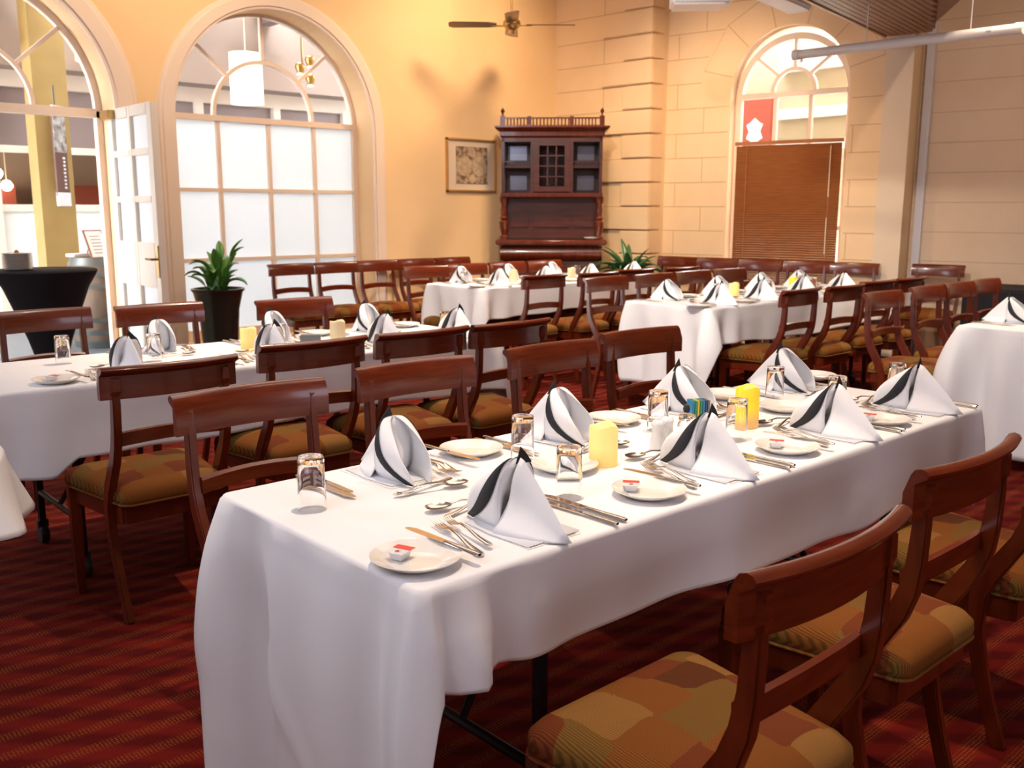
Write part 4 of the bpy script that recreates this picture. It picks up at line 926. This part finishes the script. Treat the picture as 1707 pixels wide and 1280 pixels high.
# foreground table
for cx, w_ in ((1.208, 'nearest right place, foreground table'), (1.832, 'second right place, foreground table'), (2.404, 'third right place, foreground table'), (2.905, 'farthest right place, foreground table')):
    setting(cx, 1.185, 1, w_)
for cx, w_ in ((1.24, 'nearest left place, foreground table'), (1.79, 'second left place, foreground table'), (2.335, 'third left place, foreground table'), (2.90, 'farthest left place, foreground table')):
    setting(cx, 1.922, -1, w_, near=False)
for x, y, l in ((.967, 1.684, 'standing alone near the left corner of the foreground table'), (1.426, 1.386, 'beside the pale candle in the middle of the foreground table'), (1.562, 1.681, 'between the two nearest left side napkins of the foreground table'),
                (2.071, 1.666, 'behind the white shakers on the foreground table'), (2.141, 1.45, 'just left of the bright yellow candle on the foreground table'), (2.688, 1.68, 'in front of the farthest left side napkin of the foreground table'),
                (2.675, 1.453, 'behind the third right side napkin of the foreground table'), (3.06, 1.45, 'behind the farthest right side napkin of the foreground table')):
    glass(x, y, l)
inst(PL, (1.577, 1.549, ZC1), 0, 'white plate lying in the table centre before the pale glowing candle', 'plate', GRP['plate'])
inst(PL, (2.58, 1.575, ZC1), 0, 'white plate lying in the table centre right of the bright yellow candle', 'plate', GRP['plate'])
inst(CA, (1.683, 1.520, ZC1), 0, 'pale glowing pillar candle in the centre of the foreground table, nearest camera', 'candle', GRP['candle'])
inst(CB_, (2.299, 1.524, ZC1), 0, 'bright yellow pillar candle standing farther along the foreground table', 'candle', GRP['candle'])
def make_shaker():
    t = empty('ceramic_shaker'); MB().lathe([(.018, 0), (.0215, .002), (.0215, .02), (.016, .045), (.0155, .058), (.018, .066), (.0165, .075), (.008, .080), (.001, .081)], 28).build('shaker_body', 'shaker_white', t, angle=60)
    b = MB()
    for k in range(3): b.lathe([(.0012, 0), (.0012, .0015)], 6, (.004*math.cos(k*2.1), .004*math.sin(k*2.1), .0802))
    b.build('pouring_holes', 'dark_hole', t); return t
SH = make_shaker()
inst(SH, (1.899, 1.525, ZC1), 0, 'white ceramic salt shaker, the nearer of the pair beside the glass jar', 'shaker', 'white shakers')
inst(SH, (1.948, 1.535, ZC1), 0, 'white ceramic pepper shaker, the farther of the pair beside the glass jar', 'shaker', 'white shakers')
jar = empty('glass_jar', (2.010, 1.517, ZC1)); tag(jar, 'small clip top glass jar of raw sugar beside the white shakers', 'jar')
MB().lathe([(.020, .0), (.026, .003), (.027, .04), (.024, .055), (.020, .060), (.020, .066), (.018, .066), (.018, .060), (.022, .054), (.025, .04), (.024, .005), (.001, .004)], 28, caps=False).build('jar_body', 'glass', jar)
MB().lathe([(.023, .0045), (.0242, .008), (.0244, .034), (.001, .036)], 24).build('raw_sugar', 'sugar', jar)
MB().lathe([(.021, .068), (.022, .070), (.021, .078), (.001, .079)], 24).build('jar_lid', 'glass', jar); MB().tube([(.022*math.cos(a), .022*math.sin(a), .066) for a in [2*PI*k/20 for k in range(21)]], .0015, 6).build('wire_clip', 'chrome', jar)
hd = MB(); hd.lathe([(.001, .0), (.008, .002), (.010, .012), (.006, .022), (.001, .024)], 12, (.012, .012, .080)); hd.build('scoop_handle', 'rubber', jar)
box = empty('sachet_holder', (2.225, 1.640, ZC1), R(-28)); tag(box, 'small holder of blue, green and yellow sachets on the foreground table', 'sachet holder')
MB().box(-.030, .030, -.022, .022, 0, .022).build('holder_tray', 'grey_holder', box, bevel=.002)
SA = {}
for i, mname in enumerate(('blue_packet', 'green_packet', 'yellow_packet', 'green_packet', 'blue_packet', 'navy_packet', 'grey_holder')):
    o = MB().box(-.0032, .0032, -.020, .020, .0, .050).build('sugar_sachet', mname, bevel=.001)
    o.rotation_euler = (0, 0, R(-28)); v = Matrix.Rotation(R(-28), 3, 'Z') @ Vector((-.025+.0082*i, 0, 0)); o.location = (2.225+v.x, 1.640+v.y, ZC1+.0225)
    tag(o, ['blue paper sachet, leftmost in the holder', 'green paper sachet next to leftmost blue one', 'yellow paper sachet in the middle of the holder', 'second green paper sachet right of the yellow one', 'second blue paper sachet toward the right of the holder', 'navy paper sachet second from the right in the holder', 'grey paper sachet at the right end of the holder'][i], 'sachet', 'sachets in the holder')
# left table
for cx, w_ in ((1.31, 'nearest chair of left table'), (1.92, 'second near place, left table'), (2.50, 'third near place, left table'), (2.92, 'right end place, left table')):
    setting(cx, 3.487, 1, w_, near=cx < 1.5)
for cx, w_ in ((1.62, 'far place of left table, before cocktail table'), (2.16, 'far place of left table, before plant pot'), (2.70, 'far place of left table, before wall chairs')):
    setting(cx, 4.218, -1, w_, near=False, plate=cx > 2)
for x, y, l in ((1.20, 4.02, 'at the left end of the left table before the cocktail table foot'), (1.50, 3.84, 'behind the nearest chair rail on the left table'), (2.05, 3.80, 'beside the small grey box on the left table'), (2.60, 3.76, 'between tall napkins on the left table'), (2.95, 3.75, 'at the right end of the left table')): glass(x, y, l)
inst(CA, (1.93, 3.86, ZC1), 0, 'glowing yellow candle on the left table beside a tall napkin', 'candle', GRP['candle'])
inst(CD_, (2.35, 3.80, ZC1), 0, 'unlit cream candle on the left table before the window chair', 'candle', GRP['candle'])
o = MB().box(-.045, .045, -.02, .02, 0, .055).build('card_box', 'grey_holder', bevel=.002); o.location = (2.20, 3.79, ZC1); o.rotation_euler = (0, 0, R(-35)); tag(o, 'small grey box beside the unlit candle on the left table', 'box')
# middle table
for cx, w_ in ((5.25, 'nearest right place, middle table'), (5.75, 'second right place, middle table'), (6.30, 'third right place, middle table'), (6.86, 'fourth right place, middle table')):
    setting(cx, 3.602, 1, w_, near=False)
for cx, w_ in ((5.25, 'nearest left place, middle table'), (5.85, 'second left place, middle table'), (6.40, 'third left place, middle table'), (6.95, 'fourth left place, middle table')):
    setting(cx, 4.313, -1, w_, near=False)
for x, y, l in ((5.50, 3.93, 'in the near half of the middle table'), (6.0, 3.85, 'beside the far napkins of the middle table'), (6.62, 3.85, 'beyond the yellow candle on the middle table'), (6.70, 4.02, 'at the far end of the middle table')): glass(x, y, l)
inst(CA, (5.80, 4.0, ZC1), 0, 'glowing candle in the near half of the middle table', 'candle', GRP['candle'])
inst(CB_, (6.42, 3.90, ZC1), 0, 'bright yellow candle in the far half of the middle table', 'candle', GRP['candle'])
# rear table
for cx, w_ in ((5.2, 'nearest near place, rear table'), (5.75, 'second near place, rear table'), (6.3, 'third near place, rear table'), (6.9, 'fourth near place, rear table')):
    setting(cx, 5.752, 1, w_, near=False)
for cx, w_ in ((5.15, 'nearest far place, rear table'), (5.7, 'second far place, rear table'), (6.25, 'third far place, rear table')):
    setting(cx, 6.473, -1, w_, near=False)
inst(CD_, (5.55, 6.1, ZC1), 0, 'cream candle on the rear table behind the nearest napkins', 'candle', GRP['candle'])
inst(CD_, (6.15, 5.98, ZC1), 0, 'cream candle on the rear table in front of the cabinet', 'candle', GRP['candle'])
glass(5.08, 6.2, 'at the left corner of the rear table'); glass(6.35, 6.1, 'beside the far candle on the rear table')
# right edge table
for cx, w_ in ((5.62, 'left place of right edge table'), (6.2, 'second left place, right edge table')):
    setting(cx, 2.183, -1, w_, near=False)
setting(5.62, 1.402, 1, 'right place of right edge table', near=False)
glass(5.80, 1.86, 'on the right edge table beside the round napkin')

# ---------------------------------------------------------------- plants
def leafmesh(mb, base, direc, length, width, droop, fold=.25, n=7):
    d = Vector(direc).normalized(); side = d.cross(Vector((0, 0, 1))).normalized(); p = Vector(base); G = []; cur = d.copy(); st_ = length/n
    for i in range(n+1):
        f_ = i/n; w_ = width*(math.sin(PI*min(1, f_*.92+.05))**.8)*(1-.25*f_); upv = side.cross(cur).normalized()
        G.append([p-side*w_/2+upv*w_*fold, p, p+side*w_/2+upv*w_*fold]); p = p+cur*st_; cur = (cur+Vector((0, 0, -droop))*st_/length*1.6).normalized()
    mb.sheet(G)
def plant(name, loc, label, potf, leaves, seed, m):
    rn = random.Random(seed); t = empty(name, loc); tag(t, label, 'plant'); ztop = potf(t)
    for k in range(leaves):
        a = rn.uniform(0, 2*PI); ln = rn.uniform(.15, .22); hgt = rn.uniform(.05, .34)*(1 if k % 3 else .6); out = rn.uniform(.02, .12)
        b = MB(); base = Vector((rn.uniform(-.05, .05), rn.uniform(-.05, .05), ztop)); tip = base+Vector((math.cos(a)*out, math.sin(a)*out, hgt))
        mid = base.lerp(tip, .5)+Vector((math.cos(a)*-.01, math.sin(a)*-.01, .02)); b.tube([base, mid, tip], .0035, 5); 
        lf = b.build('leaf_stem', 'stem_green', t); b = MB(); leafmesh(b, tip, (math.cos(a)*.6, math.sin(a)*.6, rn.uniform(.5, 1.8)), ln, rn.uniform(.07, .10), rn.uniform(.3, 1.3)); b.build('leaf', m, lf, solid=.0015)
    return t
def pot1(t):
    b = MB(); b.lathe([(.12, 0), (.13, .01), (.145, .30), (.165, .56), (.185, .64), (.20, .70), (.215, .715), (.215, .73), (.20, .73), (.185, .70), (.16, .66), (.001, .655)], 36); b.build('plant_pot', 'pot_black', t, angle=50)
    MB().lathe([(.165, .665), (.001, .672)], 24).build('potting_soil', 'soil', t); return .67
plant('potted_plant', (3.46, 7.42, 0), 'green leafy plant in tall black glossy pot before the arched window', pot1, 30, 4, 'leaf_green')
def pot2(t):
    b = MB(); b.lathe([(.11, 0), (.12, .01), (.15, .40), (.17, .62), (.185, .64), (.185, .67), (.17, .67), (.15, .62), (.001, .615)], 32); b.build('plant_pot', 'pot_wood', t, angle=50); MB().lathe([(.155, .625), (.001, .63)], 24).build('potting_soil', 'soil', t); return .63
rn = random.Random(9)
pl2 = empty('potted_plant', (7.45, 6.42, 0)); tag(pl2, 'dark green broad leafed plant in brown pot beside the cabinet and pier', 'plant'); z2 = pot2(pl2)
for k in range(34):
    a = rn.uniform(0, 2*PI); b = MB(); base = Vector((math.cos(a)*.03, math.sin(a)*.03, z2)); e = rn.uniform(1.0, 3.6)
    leafmesh(b, base+Vector((0, 0, .03)), (math.cos(a), math.sin(a), e), rn.uniform(.30, .48), rn.uniform(.07, .11), rn.uniform(.7, 1.7), n=9); b.tube([base, base+Vector((math.cos(a)*.01, math.sin(a)*.01, .035))], .004, 5); b.build('leaf', 'leaf_dark', pl2, solid=.0015)

# ---------------------------------------------------------------- cocktail table, plates, barrel
ct = empty('cocktail_table', (1.86, 6.45, 0)); tag(ct, 'black stretch covered cocktail table narrowing downwards before the open door', 'table')
MB().lathe([(.20, .012), (.205, .02), (.175, .06), (.115, .20), (.085, .30), (.088, .40), (.13, .55), (.19, .72), (.25, .88), (.30, .965), (.308, .985), (.300, .994), (.001, .994)], 44).build('stretch_cover', 'black_fabric', ct, angle=60)
MB().lathe([(.22, 0), (.22, .012), (.001, .012)], 30).build('foot_disc', 'black_metal', ct)
ps = MB().lathe([(.001, .003), (.05, .003), (.085, .010), (.0875, .013), (.084, .010), (.05, 0), (.001, 0)], 32).build('stacked_plate', 'china'); PSN = 12
for k in range(PSN):
    o = inst(ps, (1.70, 6.43, .995+.0085*k), 0, 'white plate in the stack on black cocktail table', 'plate', 'plate stack on the cocktail table')
    o['label'] = f'white plate in cocktail table stack, {["bottom one", "second from bottom", "third from bottom", "fourth from bottom", "fifth from bottom", "sixth from bottom", "sixth from top", "fifth from top", "fourth from top", "third from top", "second from top", "top one"][k]}'
tg = MB(); tg.lathe([(.012, .0), (.014, .01), (.006, .018), (.001, .02)], 12); o = tg.build('small_knob_lid', 'brass'); o.location = (1.70, 6.43, .995+.0085*PSN+.0045); tag(o, 'small brown knob shaped lid on top of the plate stack', 'lid')
br = empty('wine_barrel', (3.37, 9.92, 0)); tag(br, 'weathered grey oak wine barrel with metal hoops in the courtyard doorway', 'barrel')
def br_r(z, h=.90): return .255+.085*(1-((z-h/2)/(h/2))**2)
MB().lathe([(br_r(z), z) for z in [.90*k/18 for k in range(19)]]+[(.24, .90), (.24, .88), (.001, .88)], 44).build('barrel_staves', 'barrel_oak', br, angle=60)
for z0, z1 in ((.01, .075), (.14, .185), (.27, .31), (.60, .64), (.715, .76), (.825, .895)):
    MB().lathe([(br_r(z0)+.001, z0), (br_r(z0)+.005, z0), (br_r(z1)+.005, z1), (br_r(z1)+.001, z1)], 44, caps=False).build('hoop', 'hoop', br)
mn = empty('menu_stand', (3.36, 9.80, .885), R(20)); tag(mn, 'small framed menu leaning on top of the wine barrel', 'menu stand')
Mx = Matrix.Rotation(R(-22), 4, 'X'); MB().box(-.11, .11, -.006, .006, 0, .30, Mx).build('menu_frame', 'pot_wood', mn, smooth=False); MB().box(-.095, .095, -.009, -.006, .015, .285, Mx).build('menu_sheet', 'card', mn, smooth=False)
b = MB()
for k in range(6): b.box(-.06, .06, -.0098, -.009, .05+.035*k, .062+.035*k, Mx)
b.build('printed_lines', 'print_grey', mn, smooth=False); MB().tube([(0, .1, .27), (0, .22, .0)], .006).build('easel_leg', 'pot_wood', mn)
bk_ = MB().box(-.09, .09, -.07, .07, 0, .03).build('closed_book', 'card', bevel=.003); bk_.location = (3.20, 9.98, .902); bk_.rotation_euler = (0, 0, R(15)); tag(bk_, 'pale flat folder lying on the barrel left of framed menu', 'folder')

# ---------------------------------------------------------------- courtyard beyond the windows
struct(MB().box(-5, 12, YW+0.36, 14.5, -.1, 0.0).build('floor_courtyard', 'deck_boards', smooth=False))
# opposite glazed front
o = empty('window_3'); struct(o)
f = MB(); Y3 = 12.0
zbars = [(0, .12), (1.34, 1.42), (2.00, 2.08), (2.72, 3.0)]
for z0, z1 in zbars: f.box(-3, 12, Y3, Y3+.08, z0, z1)
xb = [-2.2, -1.2, -.2, .8, 1.8, 3.02, 4.36, 5.5, 6.6, 7.7, 8.8, 9.9]
for x in xb: f.box(x-.05, x+.05, Y3-.01, Y3+.09, 0, 2.75)
f.build('window_frame', 'far_trim', o, smooth=False)
for a, b_ in zip(xb, xb[1:]):
    p = MB().box(a+.05, b_-.05, Y3+.03, Y3+.035, .12, 1.34).build('pane', 'frosted_white', o, smooth=False)
    p = MB().box(a+.05, b_-.05, Y3+.03, Y3+.035, 1.42, 2.0).build('pane', 'window_glass', o, smooth=False)
# room behind that front: red panels, shelf, warm globes
b = MB(); b.box(-3, 12, 14.2, 14.3, 0, 3.0); b.box(-3, 12, 12.1, 14.2, 2.72, 2.8); struct(b.build('wall_far', 'far_paint', smooth=False))
struct(MB().box(-3, 12, 12.08, 12.10, 2.08, 2.72).build('trim_5', 'lilac_beam', smooth=False))
for i, x in enumerate((2.9, 4.0, 5.2)):
    o = MB().box(x, x+.75, 13.6, 14.15, .0, 1.68).build('red_cabinet', 'far_red', smooth=False); tag(o, ['red brown cabinet in the far room left of the ochre column', 'red brown cabinet in the far room behind the ochre column', 'red brown cabinet in the far room behind the door leaf'][i], 'cabinet', 'red cabinets in the far room')
GB = empty('globe_lamp'); MB().lathe([(.001, -.07), (.04, -.058), (.066, -.02), (.07, 0), (.066, .02), (.04, .058), (.001, .07)], 20).build('globe', 'bulb', GB); MB().tube([(0, 0, .07), (0, 0, .92)], .006, 6).build('cord', 'cord', GB)
for x, y, z, l in ((3.02, 12.9, 1.80, 'warm glowing globe lamp leftmost in far window'), (3.32, 13.1, 1.80, 'warm glowing globe lamp second in far window'), (3.10, 13.3, 1.66, 'lower warm glowing globe lamp left in far window'), (3.50, 13.4, 1.66, 'lower warm glowing globe lamp left of the column'), (4.02, 13.0, 1.76, 'warm glowing globe lamp right of the ochre column')):
    inst(GB, (x, y, z), 0, l, 'lamp', 'warm globe lamps in the far room')
# ochre column with hanging banner
c_ = MB(); c_.box(3.14, 3.48, 10.8, 11.1, 0, 4.6); struct(c_.build('trim_6', 'column_ochre', smooth=False))
bn = empty('hanging_banner', (3.34, 10.72, 0), R(38)); tag(bn, 'narrow brown and photographic banner hanging on the ochre column', 'banner')
MB().box(-.10, .10, -.01, .01, 1.50, 2.40).build('banner_sheet', 'banner_brown', bn, smooth=False)
MB().box(-.10, .10, -.013, -.010, 1.95, 2.34).build('banner_picture', 'banner_photo', bn, smooth=False)
MB().box(-.10, .10, -.016, .014, 2.36, 2.42).build('banner_cap', 'banner_white', bn); MB().box(-.10, .10, -.016, .014, 1.40, 1.54).build('banner_foot', 'banner_white', bn)
b = MB()
for k in range(9): b.box(.02+.006*(k % 2), .055, -.0135, -.010, 1.58+.038*k, 1.60+.038*k)
b.build('banner_lettering', 'banner_white', bn, smooth=False); MB().tube([(-.05, 0, 2.42), (-.05, 0, 2.62)], .008, 6).build('banner_hook', 'black_metal', bn)
# atrium roof with skylights (open to the sky) and beams
rf = MB(); zr = 4.5
xs2 = [-5, -2.6, -1.9, .6, 1.2, 3.1, 3.7, 6.2, 7.0, 10.8, 12]
for i in range(0, len(xs2)-1):
    if i % 2 == 0: rf.box(xs2[i], xs2[i+1], YW+0.36, 14.5, zr, zr+.12)
    else: rf.box(xs2[i], xs2[i+1], YW+0.36, 8.5, zr, zr+.12); rf.box(xs2[i], xs2[i+1], 11.7, 14.5, zr, zr+.12)
struct(rf.build('ceiling_atrium', 'far_ceiling', smooth=False))
b = MB(); b.box(-5, 12, 11.6, 12.1, 2.9, 3.35); b.box(-5, 12, 11.9, 12.1, 3.35, 4.5); struct(b.build('wall_atrium', 'far_ceiling', smooth=False))
b = MB()
for x in (-3.2, -.1, 1.75, 3.2, 6.4, 9.0): b.box(x-.09, x+.09, YW+.36, 11.9, 3.75, 4.05)
struct(b.build('trim_7', 'lilac_beam', smooth=False))
DL = empty('drum_pendant'); MB().lathe([(.001, 0), (.17, 0), (.17, .52), (.001, .52)], 28).build('drum_shade', 'lamp_shade', DL); MB().tube([(0, 0, .52), (0, 0, 1.6)], .006, 6).build('cord', 'cord', DL)
for x, y, z, l in ((4.98, 9.7, 2.48, 'white drum pendant lamp seen through the arched window'), (2.62, 11.0, 2.95, 'white drum pendant lamp at upper left through the door fanlight'), (3.86, 11.1, 2.95, 'white drum pendant lamp at right side of the door fanlight'), (1.6, 10.6, 3.1, 'white drum pendant lamp nearest the left edge')):
    inst(DL, (x, y, z), 0, l, 'lamp', 'drum pendant lamps in the courtyard')
sl = empty('spot_cluster', (5.75, 9.9, 2.95)); tag(sl, 'gold spotlight cluster seen at right of the arched window', 'lamp')
for i, (dx, dz) in enumerate(((0, 0), (.10, .08), (.07, -.13))):
    b = MB(); b.lathe([(.03, 0), (.055, .06), (.05, .10), (.02, .12)], 16, (dx, -.05*i, dz-.06)); h_ = b.build('spot_head', 'brass', sl); MB().lathe([(.001, 0), (.035, .002), (.001, .02)], 14, (dx, -.05*i, dz-.075)).build('spot_bulb', 'bulb', h_)
MB().tube([(0.03, 0, .05), (.03, 0, 1.5)], .01, 6).build('drop_rod', 'brass', sl)
# beyond window 2
struct(MB().box(11.4, 11.6, -1, 14.4, 0, 3.9).build('wall_east', 'east_paint', smooth=False))
b = MB()
for z in (2.15, 2.55, 3.15): b.box(11.25, 11.4, 2, 7.25, z, z+.12)
struct(b.build('trim_8', 'far_trim', smooth=False))
sg = MB().box(11.33, 11.40, 7.36, 7.84, 2.0, 2.85).build('red_sign', 'far_red', smooth=False); tag(sg, 'red panel with white shape seen through left pane of far arched window', 'sign')
d_ = MB(); d_.add([(11.325, 7.60+.15*math.cos(2*PI*k/12)*(1 if k % 3 else .6), 2.42+.18*math.sin(2*PI*k/12)*(1 if k % 2 else .75)) for k in range(12)], [tuple(range(12))]); d_.build('white_emblem', 'banner_white', sg, smooth=False)
